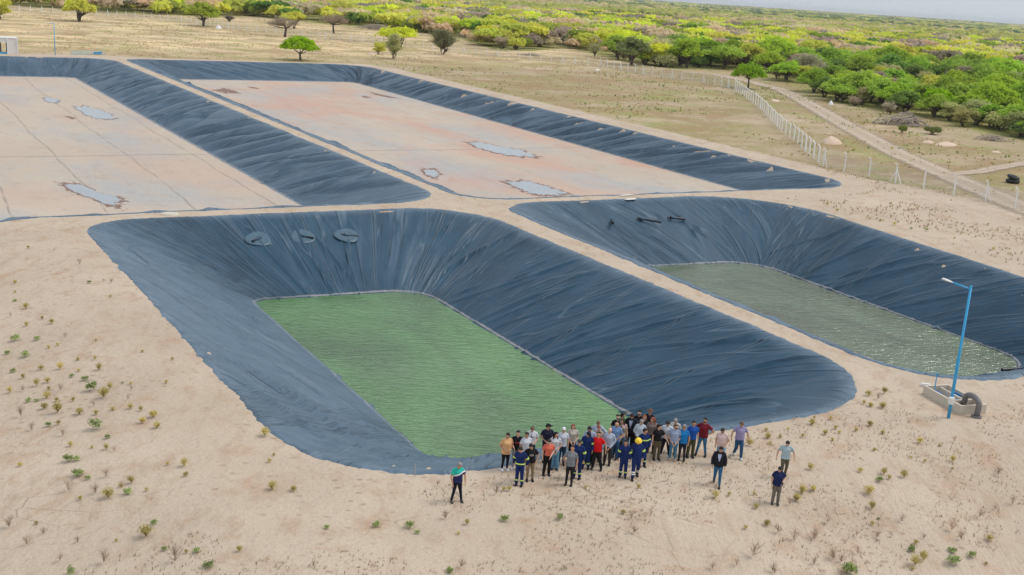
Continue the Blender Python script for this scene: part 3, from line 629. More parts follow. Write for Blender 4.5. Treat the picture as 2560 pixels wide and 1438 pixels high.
T_ = [('umb1', 751, 151, 100, 70, .3, BRT, 'algarrobo_tree', 'bright green umbrella-crowned tree standing alone on dry grass behind the middle basin', 'tree'),
 ('umb2', 1870, 222, 92, 76, 1.3, (.30, .48, .03), 'algarrobo_tree', 'small flat-topped green tree just outside the fence corner beside the dirt road', 'tree'),
 ('airy1', 982, 147, 88, 76, 2., OLV, 'scrub_tree', 'olive-grey twiggy shrub in front of the far fence with yellow-green foliage at its left foot', 'shrub'),
 ('rnd2', 948, 136, 44, 34, 2., YG, 'bush', 'small yellow-green bush at the left foot of the olive-grey shrub', 'bush'),
 ('umb3', 1000, 120, 110, 56, .9, LIME, 'algarrobo_tree', 'lime green spreading tree right behind the olive-grey shrub', 'tree'),
 ('airy1', 1106, 136, 90, 76, .4, (.27, .27, .14), 'scrub_tree', 'dark olive thorny shrub tree with a bare trunk in front of the far fence', 'tree'),
 ('rnd3', 1578, 163, 108, 80, 1.4, (.25, .29, .11), 'scrub_tree', 'large round grey-olive shrub right behind the fence', 'shrub'),
 ('airy2', 1486, 142, 50, 42, .4, (.48, .47, .24), 'scrub_tree', 'small pale airy shrub left of the large round grey-olive shrub', 'shrub'),
 ('bare1', 712, 93, 110, 66, 3.4, (.40, .33, .24), 'bare_tree', 'wide leafless tree with a dark trunk behind the lone green tree', 'tree'),
 ('umb3', 735, 72, 72, 46, .2, YG, 'algarrobo_tree', 'yellow-green tree crown behind the wide leafless tree', 'tree'),
 ('bare1', 834, 84, 88, 64, .8, (.42, .33, .24), 'bare_tree', 'brown leafless tree with round crown behind the fence, right of the lone green tree', 'tree'),
 ('rnd1', 198, 54, 88, 62, 1.1, YG, 'algarrobo_tree', 'yellow-green bushy tree with bare lower branches at the left end of the far fence', 'tree'),
 ('rnd3', 508, 66, 92, 66, 2.6, (.42, .50, .06), 'algarrobo_tree', 'green tree overhanging the far fence posts left of the lone tree', 'tree'),
 ('bare2', 574, 54, 44, 22, .3, (.26, .20, .19), 'bare_bush', 'dark leafless bush behind the far fence', 'bush'),
 ('rnd2', 3, 48, 60, 56, 2.2, YG, 'algarrobo_tree', 'yellow-green tree cut by the left edge behind the fence', 'tree'),
 ('rnd1', 2337, 290, 118, 74, 1.0, (.34, .56, .02), 'algarrobo_tree', 'bright green dense tree at the edge of the scrub behind the brush pile', 'tree'),
 ('umb1', 1775, 165, 120, 74, 1.9, (.27, .43, .04), 'algarrobo_tree', 'broad dark-stemmed green tree at the front of the thicket left of the road', 'tree'),
 ('umb1', 1850, 160, 130, 62, 3.0, (.26, .42, .04), 'algarrobo_tree', 'broad green tree directly behind the small flat-topped tree', 'tree'),
 ('bush2', 1660, 168, 70, 36, .8, OLV, 'bush', 'low grey-olive bush in front of the broad dark-stemmed tree', 'bush'),
 ('bush1', 1735, 166, 40, 18, .8, (.14, .20, .05), 'bush', 'tiny green bush at the foot of the broad dark-stemmed tree', 'bush'),
 ('bush1', 1291, 125, 50, 36, 1.2, YG, 'bush', 'yellow-green bush at the left front of the far scrub', 'bush'),
 ('bare2', 1350, 118, 60, 28, 1.7, GRY, 'bare_bush', 'grey heap-like leafless bush behind the far fence', 'bush'),
 ('airy1', 2495, 320, 70, 60, 1.7, (.22, .27, .10), 'scrub_tree', 'grey-green thin-leaved tree leaning at the right edge of the scrub', 'tree'),
 ('bush2', 2555, 345, 80, 44, .3, (.20, .26, .09), 'bush', 'dark green bush at the right edge of the picture', 'bush'),
 ('bush1', 2255, 334, 22, 26, .3, (.26, .30, .07), 'bush', 'small light green bush growing in front of the brush pile', 'bush'),
 ('bush1', 2330, 336, 44, 24, .3, (.24, .27, .09), 'bush', 'small straw-green bush right of the brush pile', 'bush')]
for a in T_: atp(*a)
# the scrub: positions drawn in the ground plane behind the edge of the cleared land
def scatter(n, r0_, r1, az=29.5, mg=1.0):
    rng = np.random.RandomState(int(r0_)); a = YAW+np.radians(rng.uniform(-az, az, n)); r = np.sqrt(rng.uniform(r0_**2, r1**2, n)); return r*np.sin(a), r*np.cos(a), rng
cand = []
for r0_, r1, sp_ in ((120, 300, 3.9), (300, 520, 6.2), (520, 1000, 7.6)):
    area = math.radians(59)/2*(r1**2-r0_**2); x, y, rng = scatter(int(area/sp_**2), r0_, r1)
    px, py, dep = proj(x, y, land(x, y)); ok = (py < np.interp(px, EDGE[:, 0], EDGE[:, 1])-3)
    rd = np.array(road); ok &= sdist(x, y, rd) < 1e9
    dmin = np.full(len(x), 1e9)
    for i in range(len(rd)-1):
        a, b = rd[i], rd[i+1]; t = np.clip(((x-a[0])*(b-a)[0]+(y-a[1])*(b-a)[1])/((b-a)@(b-a)), 0, 1); dmin = np.minimum(dmin, np.hypot(x-a[0]-t*(b-a)[0], y-a[1]-t*(b-a)[1]))
    ok &= dmin > 6
    dens = fbm(x*.012+5, y*.012, 3); sparse = (px < 700) | (r0_ > 500); ok &= (dens > np.where(px < 1000, .36, .20))
    for i in np.where(ok)[0]: cand.append((x[i], y[i], px[i], py[i], dep[i]))
cand = np.array(cand)
# thin out overlaps
def thin(c, dmin):
    keep = []; grid = {}
    for i, (x, y) in enumerate(c[:, :2]):
        k = (int(x//dmin), int(y//dmin)); bad = False
        for a in (-1, 0, 1):
            for b in (-1, 0, 1):
                for j in grid.get((k[0]+a, k[1]+b), ()):
                    if (c[j, 0]-x)**2+(c[j, 1]-y)**2 < dmin*dmin: bad = True
        if not bad: keep.append(i); grid.setdefault(k, []).append(i)
    return c[keep]
cand = np.concatenate([thin(cand[cand[:, 4] < 330], 3.7), thin(cand[cand[:, 4] >= 330], 4.4)]); cand = cand[np.argsort(cand[:, 4])]
inview = (cand[:, 2] > -60) & (cand[:, 2] < 2620) & (cand[:, 3] > -20)
def pick(rng, x, y, px, py, dep):
    """kind, colour, words"""
    n1 = fbm(x*.02+3, y*.02+9, 3); u = rng.rand(); near = (px > 1650) & (py > 130) & (dep < 420)
    if near:  # cloud shade over this thicket is put into its deeper leaf colours
        if u < .26: k, c, wd = rng.choice(['rnd1', 'rnd3', 'umb3']), GRN, 'mid green'
        elif u < .42: k, c, wd = rng.choice(['umb1', 'rnd1', 'rnd3']), (.42, .57, .06), 'fresh green'
        elif u < .58: k, c, wd = rng.choice(['rnd2', 'rnd1', 'bush2']), DGR, 'dark green'
        elif u < .82: k, c, wd = rng.choice(['airy1', 'bush2', 'airy2', 'rnd2']), OLV, 'grey-olive'
        elif u < .95: k, c, wd = rng.choice(['airy2', 'bare2', 'airy1']), GRY, 'leafless brown'
        else: k, c, wd = 'rnd1', YG, 'yellow-green'
    else:
        if u < .30: k, c, wd = rng.choice(['rnd1', 'rnd3', 'umb3']), YG, 'yellow-green'
        elif u < .42: k, c, wd = rng.choice(['rnd1', 'umb3', 'rnd2']), LIME, 'lime green'
        elif u < .54: k, c, wd = rng.choice(['rnd3', 'rnd2']), (.38, .48, .07), 'mid green'
        elif u < .60: k, c, wd = rng.choice(['rnd2', 'bush1']), (.17, .29, .05), 'dark green'
        elif u < .86: k, c, wd = rng.choice(['airy1', 'airy2', 'bush2']), TAN, 'straw-coloured'
        else: k, c, wd = rng.choice(['bare2', 'airy2', 'bare1']), GRY, 'leafless grey-brown'
    j = rng.uniform(.82, 1.18); return str(k), tuple(np.clip(np.array(c)*j*rng.uniform(.93, 1.07, 3), 0, 1)), wd
rng = np.random.RandomState(99); N_IND = 272; used = 0; restl = []
REG = lambda px, py: ('behind the upper left fence' if px < 620 else 'behind the fence above the middle basin' if px < 1200 else 'behind the top centre fence' if px < 1640 else 'in the thicket left of the road' if px < 1930 else 'in the thicket above the road bend' if px < 2180 else 'in the thicket above the brush pile' if px < 2380 else 'in the far right thicket')
for i, (x, y, px, py, dep) in enumerate(cand):
    k, c, wd = pick(rng, x, y, px, py, dep); sc = rng.uniform(.9, 1.45)*(1.0 if dep < 330 else 1.35)
    if inview[i] and used < N_IND:
        used += 1; v = TK[k]; nm = 'bush' if k[:4] in ('bush', 'airy', 'bare') else 'scrub_tree'
        row = 'front row' if py > np.interp(px, EDGE[:, 0], EDGE[:, 1])-26 else 'farther back'
        plant(k, (x, y, float(land(x, y))-.1), (sc, sc, sc*rng.uniform(.85, 1.1)), rng.rand()*6.28, c, nm, '%s %s %s, %s' % (wd, 'bush' if nm == 'bush' else 'tree', REG(px, py), row), 'bush' if nm == 'bush' else 'tree', '%s %s plants %s' % (wd, nm.replace('_', ' '), REG(px, py)))
    else: restl.append((x, y, dep, k, c, sc))
# the rest of the wood as one mass, coarser with distance
def low(kind, W, H, n, s, seed): 
    r = np.random.RandomState(seed); return leaves(r, blobs_for(r, kind, W, H), n, s, .3)[0].reshape(-1, 4, 3)
LOW = {'m': [low(k, W, H, 700, .38, i) for i, (k, W, H) in enumerate([('round', 7, 4.6), ('umbrella', 8, 4.8), ('bush', 6, 3.4), ('round', 6, 4.2), ('bush', 5, 3)])],
       'l': [low(k, W, H, 150, .80, i+20) for i, (k, W, H) in enumerate([('round', 8, 4.6), ('umbrella', 9, 4.8), ('bush', 7, 3.6)])],
       'xl': [low('bush', 16, 4.6, 90, 1.9, 40), low('bush', 20, 4.2, 90, 2.2, 41), low('round', 14, 5.5, 90, 1.8, 42)]}
VV = []; CC = []
def put(arr, x, y, z, sc, rz, col, rng):
    c, s_ = math.cos(rz), math.sin(rz); a = arr*np.array(sc); V = np.stack([a[..., 0]*c-a[..., 1]*s_+x, a[..., 0]*s_+a[..., 1]*c+y, a[..., 2]+z], -1); VV.append(V.reshape(-1, 3)); CC.append(np.tile(np.array([*col, 1.0]), (len(V)*4, 1)))
for x, y, dep, k, c, sc in restl:
    L = LOW['m'] if dep < 480 else LOW['l']; put(L[rng.randint(len(L))], x, y, float(land(x, y))-.1, (sc, sc, sc), rng.rand()*6.28, c, rng)
for r0_, r1, sp_, s0 in ((960, 2000, 15, 1.0), (2000, 4200, 34, 2.0), (4200, 9000, 85, 4.2)):
    area = math.radians(57)/2*(r1**2-r0_**2); x, y, rg = scatter(int(area/sp_**2), r0_, r1, 28.5); zz = land(x, y); dd = np.hypot(x, y)
    band = fbm(x*.0016+y*.0009, y*.0021, 4); band2 = fbm(x*.006, y*.006, 3); kill = fbm(x*.003+9, y*.003, 3) < (.30 if r0_ < 2000 else .36)
    for i in range(len(x)):
        if kill[i]: continue
        u = band[i]+.5*(rg.rand()-.5)*.5
        if u < .43: col = (.20, .30, .13)
        elif u < .50: col = (.42, .44, .13)
        elif u < .58: col = (.66, .66, .18)
        else: col = (.74, .64, .36) if band2[i] > .52 else (.58, .60, .17)
        f = rg.uniform(.8, 1.15); s1 = s0*rg.uniform(.6, 1.3); put(LOW['xl'][rg.randint(3)], x[i], y[i], zz[i]-.3, (s1, s1, rg.uniform(.8, 1.35)*(1+.25*(s0-1))), rg.rand()*6.28, tuple(np.array(col)*f), rg)
VV = np.concatenate(VV); CC = np.concatenate(CC)
me = mesh('distant_scrub', VV, np.arange(len(VV)).reshape(-1, 4), M_LEAFS); ca = me.color_attributes.new('tint', 'FLOAT_COLOR', 'POINT'); ca.data.foreach_set('color', CC.astype(np.float32).ravel())
link('distant_scrub', me, kind='stuff', label='yellow-green and olive scrub woodland stretching to the horizon', cat='woodland')

# field grass and low dry growth
def tufts(n, box, test, hgt, wd, cols, name, label, seed, blades=3):
    r = np.random.RandomState(seed); x = r.uniform(box[0], box[1], n); y = r.uniform(box[2], box[3], n); ok = test(x, y); x, y = x[ok], y[ok]; z = land(x, y); m = len(x)
    V = []; C = []; b = np.stack([x, y, z], -1); cc = np.array(cols)[r.randint(len(cols), size=m)]*r.uniform(.8, 1.2, (m, 1)); hh = hgt*r.uniform(.4, 1.3, m)
    for k in range(blades):
        a = r.rand(m)*6.28; d = np.stack([np.cos(a), np.sin(a), a*0], -1); q = np.stack([-np.sin(a), np.cos(a), a*0], -1)*wd*r.uniform(.6, 1.4, (m, 1)); o = d*r.uniform(0, .25, (m, 1))*hgt
        tip = b+o+d*(hh*r.uniform(.1, .7, m))[:, None]+np.stack([x*0, x*0, hh], -1); V.append(np.stack([b+o-q, b+o+q, tip], 1)); C.append(np.repeat(cc[:, None], 3, 1))
    V = np.concatenate(V).reshape(-1, 3); C = np.concatenate(C).reshape(-1, 3)
    me = mesh(name, V, np.arange(len(V)).reshape(-1, 3), M_LEAFS); ca = me.color_attributes.new('tint', 'FLOAT_COLOR', 'POINT'); ca.data.foreach_set('color', np.concatenate([C, np.ones((len(C), 1))], 1).astype(np.float32).ravel())
    return link(name, me, kind='stuff', label=label, cat='grass')
def infield(x, y):
    px, py, d = proj(x, y, x*0); f = fbm(x*.06, y*.06, 4); return (sdist(x, y, SANDP) < -1) & (px > -60) & (px < 2640) & (py > -20) & (f > .46) & (fbm(x*.4, y*.4, 3) > .42)
tufts(42000, (0, 330, 60, 600), infield, .26, .16, [(.62, .50, .28), (.54, .44, .20), (.42, .40, .15), (.70, .57, .36)], 'dry_grass', 'dry straw-coloured grass covering the field inside and outside the fence', 3)
tufts(2600, (100, 205, 92, 262), lambda x, y: (sdist(x, y, SANDP) < -.5) & (fbm(x*.09+40, y*.09, 3) > .60), .38, .13, [(.30, .40, .12), (.42, .44, .12), (.26, .34, .14)], 'green_weeds', 'green low weeds in patches on the dry field right of the middle basin', 5, 4)
tufts(24000, (-6, 60, 14, 40), lambda x, y: (fbm(x*.35, y*.35, 3) > .47) & (y < 38.3) & (np.array([0 if 48 < a < 51 and 35.4 < b < 39.4 else 1 for a, b in zip(x, y)]) > 0),   .11, .016, [(.34, .25, .17), (.40, .30, .21), (.42, .33, .24), (.32, .29, .14)], 'dry_litter', 'short dry stalks and litter scattered over the sandy bank', 8, 2)
tufts(3600, (84, 113, 40, 108), lambda x, y: (sdist(x, y, PONDS['P2']['cp']) < -3) & (fbm(x*.16, y*.16, 3) > .5) & (sdist(x, y, PONDS['P4']['cp']) < -4), .22, .05, [(.50, .39, .27), (.44, .39, .20), (.54, .43, .31)], 'dry_litter', 'dry stalks on the sand between the olive pond and the fence', 9, 3)

# ---------------------------------------------------------------- weeds one by one
def weed(kind, seed):
    r = np.random.RandomState(seed)
    if kind == 'green': V, F = leaves(r, [(0, 0, .16, .2, .2, .17), (.1, .05, .22, .12, .14, .14), (-.1, .04, .18, .13, .12, .13)], 150, .042, .9); FF = [F]
    elif kind == 'olive':
        V, F1, F2 = twigs(r, [(0, 0, .3, .26, .26, .22)], 60, .012, (0, 0, 0)); V2, F = leaves(r, [(0, 0, .22, .2, .17, .2)], 90, .036, .95); FF = [F1, F2, F+len(V)]; V = np.concatenate([V, V2])
    else: V, F1, F2 = twigs(r, [(0, 0, .32, .26, .26, .26)], 30, .0085, (0, 0, 0)); FF = [F1, F2]
    return mesh('weed', V, FF, M_LEAF)
WK = {k: [weed(k, i+7*j) for i in range(4)] for j, k in enumerate(('green', 'olive', 'dry'))}
WCOL = {'green': (.34, .40, .16), 'olive': (.56, .48, .20), 'dry': (.44, .34, .26)}
WL = [((0, 600, 2.876), "203,50,s,o 390,68,s,d 107,305,m,o 108,370,s,o 107,430,m,g 185,485,m,o 75,545,m,d 303,560,s,o 190,610,m,o 370,592,m,o 112,715,L,g 265,710,L,g 470,690,m,d 350,770,s,o 415,750,s,o 690,718,s,o 50,812,m,g 180,830,L,g 560,855,m,o 684,850,s,o 295,925,m,o 432,920,L,o 95,940,m,g 165,985,m,o 565,937,s,o 515,975,m,g 712,925,m,o 610,1000,L,g 340,1015,L,o 265,1040,m,o 655,1075,L,g 790,1060,m,o 745,1125,L,o 70,1090,m,o 350,1070,s,o 435,1075,m,d 165,1075,m,d 205,1155,m,g 262,1150,s,g 335,1130,L,o 405,1150,m,o 525,1150,s,o 675,1185,m,d 415,1235,L,o 320,1205,m,o 570,1245,L,o 690,1245,m,o 810,1215,m,o 935,1205,m,o 1013,1218,s,o 1100,1265,m,o 1025,1305,m,o 1130,1340,m,o 345,1330,m,g 420,1320,m,o 455,1400,L,d 690,1350,L,g 770,1415,m,g 150,1265,L,d 230,1360,m,d 880,1020,s,g 940,1030,s,o 945,1065,s,d 1195,1022,s,o 920,1140,m,d 640,300,m,g 745,285,s,d 800,300,m,d 795,400,s,o 1025,797,s,o 1240,852,s,o 570,170,m,d"),
 ((0, 1000, 3.2), "545,480,L,g 610,475,m,g 565,360,m,o 735,375,s,o 850,385,m,o 915,400,m,d 620,600,L,g 700,625,m,g 545,720,L,d 1050,655,m,o 970,685,s,o 1018,742,m,g 1170,720,s,o 760,740,L,d 865,775,L,o 640,790,s,o 1475,520,m,o 1340,510,s,o 1485,600,m,o 2120,280,L,o 2180,705,s,o 2350,710,s,o 1230,985,m,g 1170,1085,L,o 1310,1195,s,g 1570,1210,m,g 1490,1215,s,o 1915,1200,m,o 1665,1330,m,g 210,1150,L,d 930,1120,s,o 620,1130,m,d 350,1060,m,d 480,1285,m,d 570,1385,m,g 830,1300,L,d 1400,1290,L,d 160,520,s,o 850,610,m,d 1140,175,m,o 1250,215,m,o 1230,130,m,o 2190,435,s,o 2155,490,s,o 290,985,s,o 75,1010,L,d"),
 ((1900, 1000, 3.283), "905,40,m,o 1005,45,m,o 430,190,m,o 275,155,s,d 60,305,m,o 165,290,s,d 535,268,m,o 620,230,m,o 650,265,s,o 785,240,s,o 900,200,m,o 1005,265,s,o 595,322,s,o 370,265,s,d 1310,345,L,o 1590,335,m,d 1475,370,s,o 935,405,s,o 1580,495,m,o 1580,555,s,o 1350,500,s,o 1240,470,s,o 820,580,m,o 415,560,m,o 980,655,L,g 1015,600,m,o 1060,640,m,o 1180,625,m,o 890,760,L,o 435,730,m,o 345,750,m,o 300,815,m,o 245,855,m,d 915,885,m,o 970,970,s,g 920,1015,s,o 50,1018,s,o 1245,1230,m,g 1275,1175,s,o 1340,1305,m,o 1270,1350,L,o 1250,1385,s,o 1575,1240,m,g 1735,1280,m,g 1580,1335,L,g 1855,1340,s,o 735,1415,L,g 1880,1145,m,o 1570,1065,L,d 1950,610,m,d 1800,960,L,d 1930,890,m,d 2070,850,L,d 590,1290,L,d 440,1340,m,d 1160,990,m,d 550,1010,m,d 790,1110,m,d 455,1120,m,d 960,1120,m,d 1345,1130,m,d 100,1405,m,d 1650,1140,m,d"),
 ((1800, 820, 3.994), "1480,665,L,o 1640,640,m,o 1575,700,m,d 1505,775,m,o 1620,790,m,o 1435,745,s,o 1320,672,s,g 940,890,s,o 740,915,s,d 1105,900,s,o 915,950,m,o 680,1000,s,o 480,1085,m,o 600,1085,s,o 290,1160,m,o 1190,1040,s,o 1120,1110,s,o 825,1080,s,o 500,1150,s,o 1045,1050,m,o 1495,965,m,o 1620,1045,s,o 1360,1020,s,o 460,1015,s,o"),
 ((1060, 1200, 4), "800,400,m,g 1355,380,m,g 430,430,m,o 345,530,s,o 210,375,m,d 795,95,s,o 720,135,m,d 850,95,s,o 260,910,m,g 370,865,m,d 1615,68,s,o 2145,70,s,o 2100,520,m,d 1400,890,m,d 2070,380,m,d 1990,325,s,o 135,45,s,d"),
 ((640, 1150, 4), "705,675,m,g 1205,655,m,g 1530,670,m,g 1610,720,m,g 165,285,m,o 375,300,m,o 1940,1110,s,g 990,255,s,d 575,1055,m,d 1890,575,s,d"),
 ((1600, 1180, 4), "890,220,s,o 750,245,m,o 1140,215,s,o 1160,355,m,o 1730,175,m,o 1615,205,m,o 1560,275,m,o 1270,520,m,o 1055,560,s,o 1380,600,m,d 1740,670,m,d 1540,670,m,d 1130,840,L,d 960,930,m,d 720,965,m,d 1340,1000,m,d 1930,870,L,d 2170,810,m,d 2010,890,m,d 2080,1010,L,g 750,170,m,d"),
 ((1920, 300, 3.994), "590,840,m,o 690,895,m,o 845,890,m,o 1220,830,m,g 820,935,s,o 1120,1000,m,g 1260,1040,m,o 1430,1075,m,g 1580,1095,m,g 1860,1170,s,o 1850,1230,s,o 2040,1055,s,o 2200,1035,s,o 2250,1285,m,o 2410,1275,s,o 2210,1095,s,o")]
WORD = {'g': ('green leafy', 'green'), 'o': ('olive', 'olive'), 'd': ('dry brown', 'dry')}; SZ = {'s': (.30, 'tiny'), 'm': (.50, 'small'), 'L': (.78, 'large')}
def where(px, py):
    if px < 420: h = 'left of the green pond' if py < 1150 else 'in the lower left foreground'
    elif px < 800: h = 'by the left pond rim' if py < 1150 else 'below the front left pond rim'
    elif px < 1250: h = 'around the lone man in the striped polo' if py < 1300 else 'at the bottom edge below the lone man'
    elif px < 1760: h = 'just in front of the crowd' if py < 1260 else 'at the bottom below the crowd'
    elif px < 2120: h = 'near the strolling men right of the crowd' if py < 1300 else 'at the bottom below the strolling men'
    elif px < 2300: h = 'between the pond corner and the lamp post' if py < 1120 else 'below the lamp post'
    else: h = 'between the olive pond and the fence' if py < 700 else 'in the right foreground' if py < 1250 else 'in the bottom right corner'
    return h
rw = np.random.RandomState(4); nw = 0
for (ox, oy, sc_), txt in WL:
    for it in txt.split():
        a, b, s_, k = it.split(','); px, py = ox+float(a)/sc_, oy+float(b)/sc_+4; g = G(px, py); wd, kk = WORD[k]; size, sw = SZ[s_]
        if px > 1150 and py < 1180 and sdist([g[0]], [g[1]], COARSE['P1'])[0] > -.3: continue
        nw += 1; sz = size/.5*rw.uniform(.65, 1.1)*(1.0 if k == 'd' else .9); c = np.array(WCOL[kk])*rw.uniform(.8, 1.25)
        link('weed', WK[kk][rw.randint(4)], loc=(g[0], g[1], g[2]-.01), rot=(0, 0, rw.rand()*6.28), scale=(sz, sz, sz*rw.uniform(.8, 1.15)), label='%s %s weed %s' % (sw, wd, where(px, py)), cat='weed', group='%s %s weeds %s' % (sw, wd, where(px, py)), color=tuple(np.clip(c, 0, 1)))

# ---------------------------------------------------------------- fences
def m_wire():
    t = NT('wire_mesh'); t.base((.40, .40, .40)); t.rough(.6); t.b.inputs['Metallic'].default_value = .3
    # woven diamond wire, 6 cm
    p = t.n('ShaderNodeUVMap', uv_map='UVMap').outputs[0]; s = t.n('ShaderNodeSeparateXYZ'); t.l(p, s.inputs[0]); f = []
    for op in ('ADD', 'SUBTRACT'):
        q = t.math('MULTIPLY', t.math(op, s.outputs[0], s.outputs[1]), 11.0); f.append(t.math('LESS_THAN', t.math('ABSOLUTE', t.math('SUBTRACT', t.math('FRACT', q), .5)), .055))
    a = t.math('MAXIMUM', f[0], f[1]); tb = t.n('ShaderNodeBsdfTransparent'); mx = t.n('ShaderNodeMixShader'); t.l(a, mx.inputs[0]); t.l(tb.outputs[0], mx.inputs[1]); t.l(t.b.outputs[0], mx.inputs[2]); t.l(mx.outputs[0], t.out.inputs[0]); return t.m
M_WIRE = m_wire()
pm = MB(); pm.tube([(0, 0, -.2), (0, 0, 2.05), (0, .08, 2.2), (0, .34, 2.48)], [.115, .11, .10, .085], 4, flat=(1, 1)); POST = pm.mesh('post', M_POST)
def brace_mesh(dx, dy):
    m = MB(); m.tube([(0, 0, 1.75), (dx, dy, -.1)], .065, 4); return m.mesh('brace', M_POST)
def resample(P, step):
    P = np.array(P); L = np.concatenate([[0], np.cumsum(np.linalg.norm(np.diff(P, axis=0), axis=1))]); n = max(1, int(round(L[-1]/step))); t = np.linspace(0, L[-1], n+1); return np.stack([np.interp(t, L, P[:, i]) for i in range(2)], -1)
def fence(P, label, every=3, off=1, skipfirst=False, exact=False, out=1):
    Q = np.array(P) if exact else resample(P, 4.0); z = land(Q[:, 0], Q[:, 1]); o = link('chain_link_fence', None, loc=(Q[0, 0], Q[0, 1], z[0]), label=label, cat='fence'); org = np.array([Q[0, 0], Q[0, 1], z[0]])
    T = np.gradient(Q, axis=0); T /= np.linalg.norm(T, axis=1)[:, None]
    r = np.random.RandomState(len(Q)); wires = MB(); V = []; F = []; UV = []; run = 0
    for i in range(len(Q)):
        ang = math.atan2(T[i, 1], T[i, 0])+(0 if out > 0 else math.pi)
        if not (skipfirst and i == 0):
            link('post', POST, parent=o, loc=(Q[i, 0]-org[0], Q[i, 1]-org[1], z[i]-org[2]), rot=(r.normal()*.02, r.normal()*.02, ang))
            if i % every == off:
                for s_ in (-1, 1): link('brace', BR[s_], parent=o, loc=(Q[i, 0]-org[0], Q[i, 1]-org[1], z[i]-org[2]), rot=(0, 0, ang))
        if i < len(Q)-1:
            a, b = Q[i]-org[:2], Q[i+1]-org[:2]; L = np.linalg.norm(b-a); k = len(V)
            V += [(a[0], a[1], z[i]-org[2]+.02), (b[0], b[1], z[i+1]-org[2]+.02), (b[0], b[1], z[i+1]-org[2]+1.95), (a[0], a[1], z[i]-org[2]+1.95)]; F.append((k, k+1, k+2, k+3)); UV += [(run, 0), (run+L, 0), (run+L, 1.95), (run, 1.95)]; run += L
            nrm = np.array([-(b-a)[1], (b-a)[0]])/L*out
            for h, u in ((2.18, .08), (2.32, .2), (2.46, .33)): wires.tube([(a[0]+nrm[0]*u, a[1]+nrm[1]*u, z[i]-org[2]+h), (b[0]+nrm[0]*u, b[1]+nrm[1]*u, z[i+1]-org[2]+h)], .006, 3, False)
    me = bpy.data.meshes.new('wire_mesh'); me.from_pydata(V, [], F); me.materials.append(M_WIRE); uv = me.uv_layers.new(name='UVMap'); uv.data.foreach_set('uv', np.array(UV, np.float32).ravel()); link('wire_mesh', me, parent=o)
    link('barbed_wire', wires.mesh('barbed_wire', M_GALV), parent=o); return o
BR = {-1: brace_mesh(-.85, .0), 1: brace_mesh(.85, .0)}
fp = lambda L: [un(*q)[:2] for q in L]
fence(fp([(2640, 550), (2537, 523), (2463, 504), (2384, 487), (2308, 471), (2238, 459), (2172, 443), (2110, 430), (2057, 417)]), 'chain link fence on white bent concrete posts beside the dirt road at the right', 3, 2, False, True, 1)
fence(fp([(2057, 417), (2017, 381), (1990, 356), (1955, 330), (1900, 272), (1837, 224)]), 'long foreshortened chain link fence running away from the sandy corner to the lone flat-topped tree', 8, 4, True, False, 1)
fence(fp([(1837, 224), (1790, 213), (1700, 200), (1600, 185), (1500, 167), (1400, 158), (1300, 147), (1200, 137), (1130, 131)]), 'chain link fence on white posts crossing the dry field in front of the scrub', 3, 1, True, False, 1)
fence(fp([(1130, 131), (1030, 120), (930, 108), (845, 101), (790, 94), (680, 83), (600, 76), (530, 66), (440, 54), (350, 46), (270, 40), (137, 33), (0, 27), (-120, 20)]), 'chain link fence on white posts at the far side of the field, upper left', 3, 2, True, False, 1)

# ---------------------------------------------------------------- lamp posts
def lamp(base, arm, label, box=True, H=7.05):
    o = link('lamp_post', None, loc=base, label=label, cat='lamp post', group=None)
    m = MB(); m.tube([(0, 0, -.3), (0, 0, 3.2), (0, 0, 3.25), (0, 0, H)], [.085, .085, .07, .062], 12); m.tube([(0, 0, H-.02), (0, 0, H+.04)], .07, 10); link('pole', m.mesh('pole', M_BLUE, True), parent=o)
    a = np.array(arm, float); L = np.linalg.norm(a[:2]); u = a[:2]/L; e = np.array([a[0], a[1], a[2]])
    m = MB(); m.tube([(0, 0, H-.14), (e[0]*.5, e[1]*.5, H-.14+a[2]*.5), (e[0], e[1], H-.14+a[2])], .045, 10); link('arm', m.mesh('arm', M_BLUE, True), parent=o)
    m = MB(); s = np.array([e[0], e[1], H-.14+a[2]]); d = np.array([u[0], u[1], a[2]/L]); m.tube([s-d*.05, s+d*.08, s+d*.28, s+d*.50, s+d*.54], [.06, .09, .13, .11, .04], 10, flat=(1, .42), ref=(0, 0, 1)); lh = link('lamp_head', m.mesh('lamp_head', M_WHITE, True), parent=o)
    m = MB(); c = s+d*.38; m.box((c[0], c[1], c[2]-.05), (.36, .16, .02), math.atan2(u[1], u[0])); link('lens', m.mesh('lens', M_GALV), parent=lh)
    if box:
        b = MB(); b.box((0, 0, 0), (.26, .20, .36)); b.box((0, -.11, 0), (.2, .03, .3)); link('junction_box', b.mesh('junction_box', M_WHITE), parent=o, loc=(-.13, -.10, 1.0), rot=(0, 0, -.6))
    return o
lb = G(2371, 1045); tip = un(2357, 697, lb[2]+7.15); av = tip-lb; av = av[:2]; av = av*(1-.50/np.linalg.norm(av)); lamp(tuple(lb), (av[0], av[1], .16), 'tall sky-blue lamp post with a white box, beside the concrete inlet box')
lb = G(138, 138); lamp(tuple(lb), (-1.0, -.5, .1), 'slender blue lamp post on the far rim of the left basin', False, 6.85)

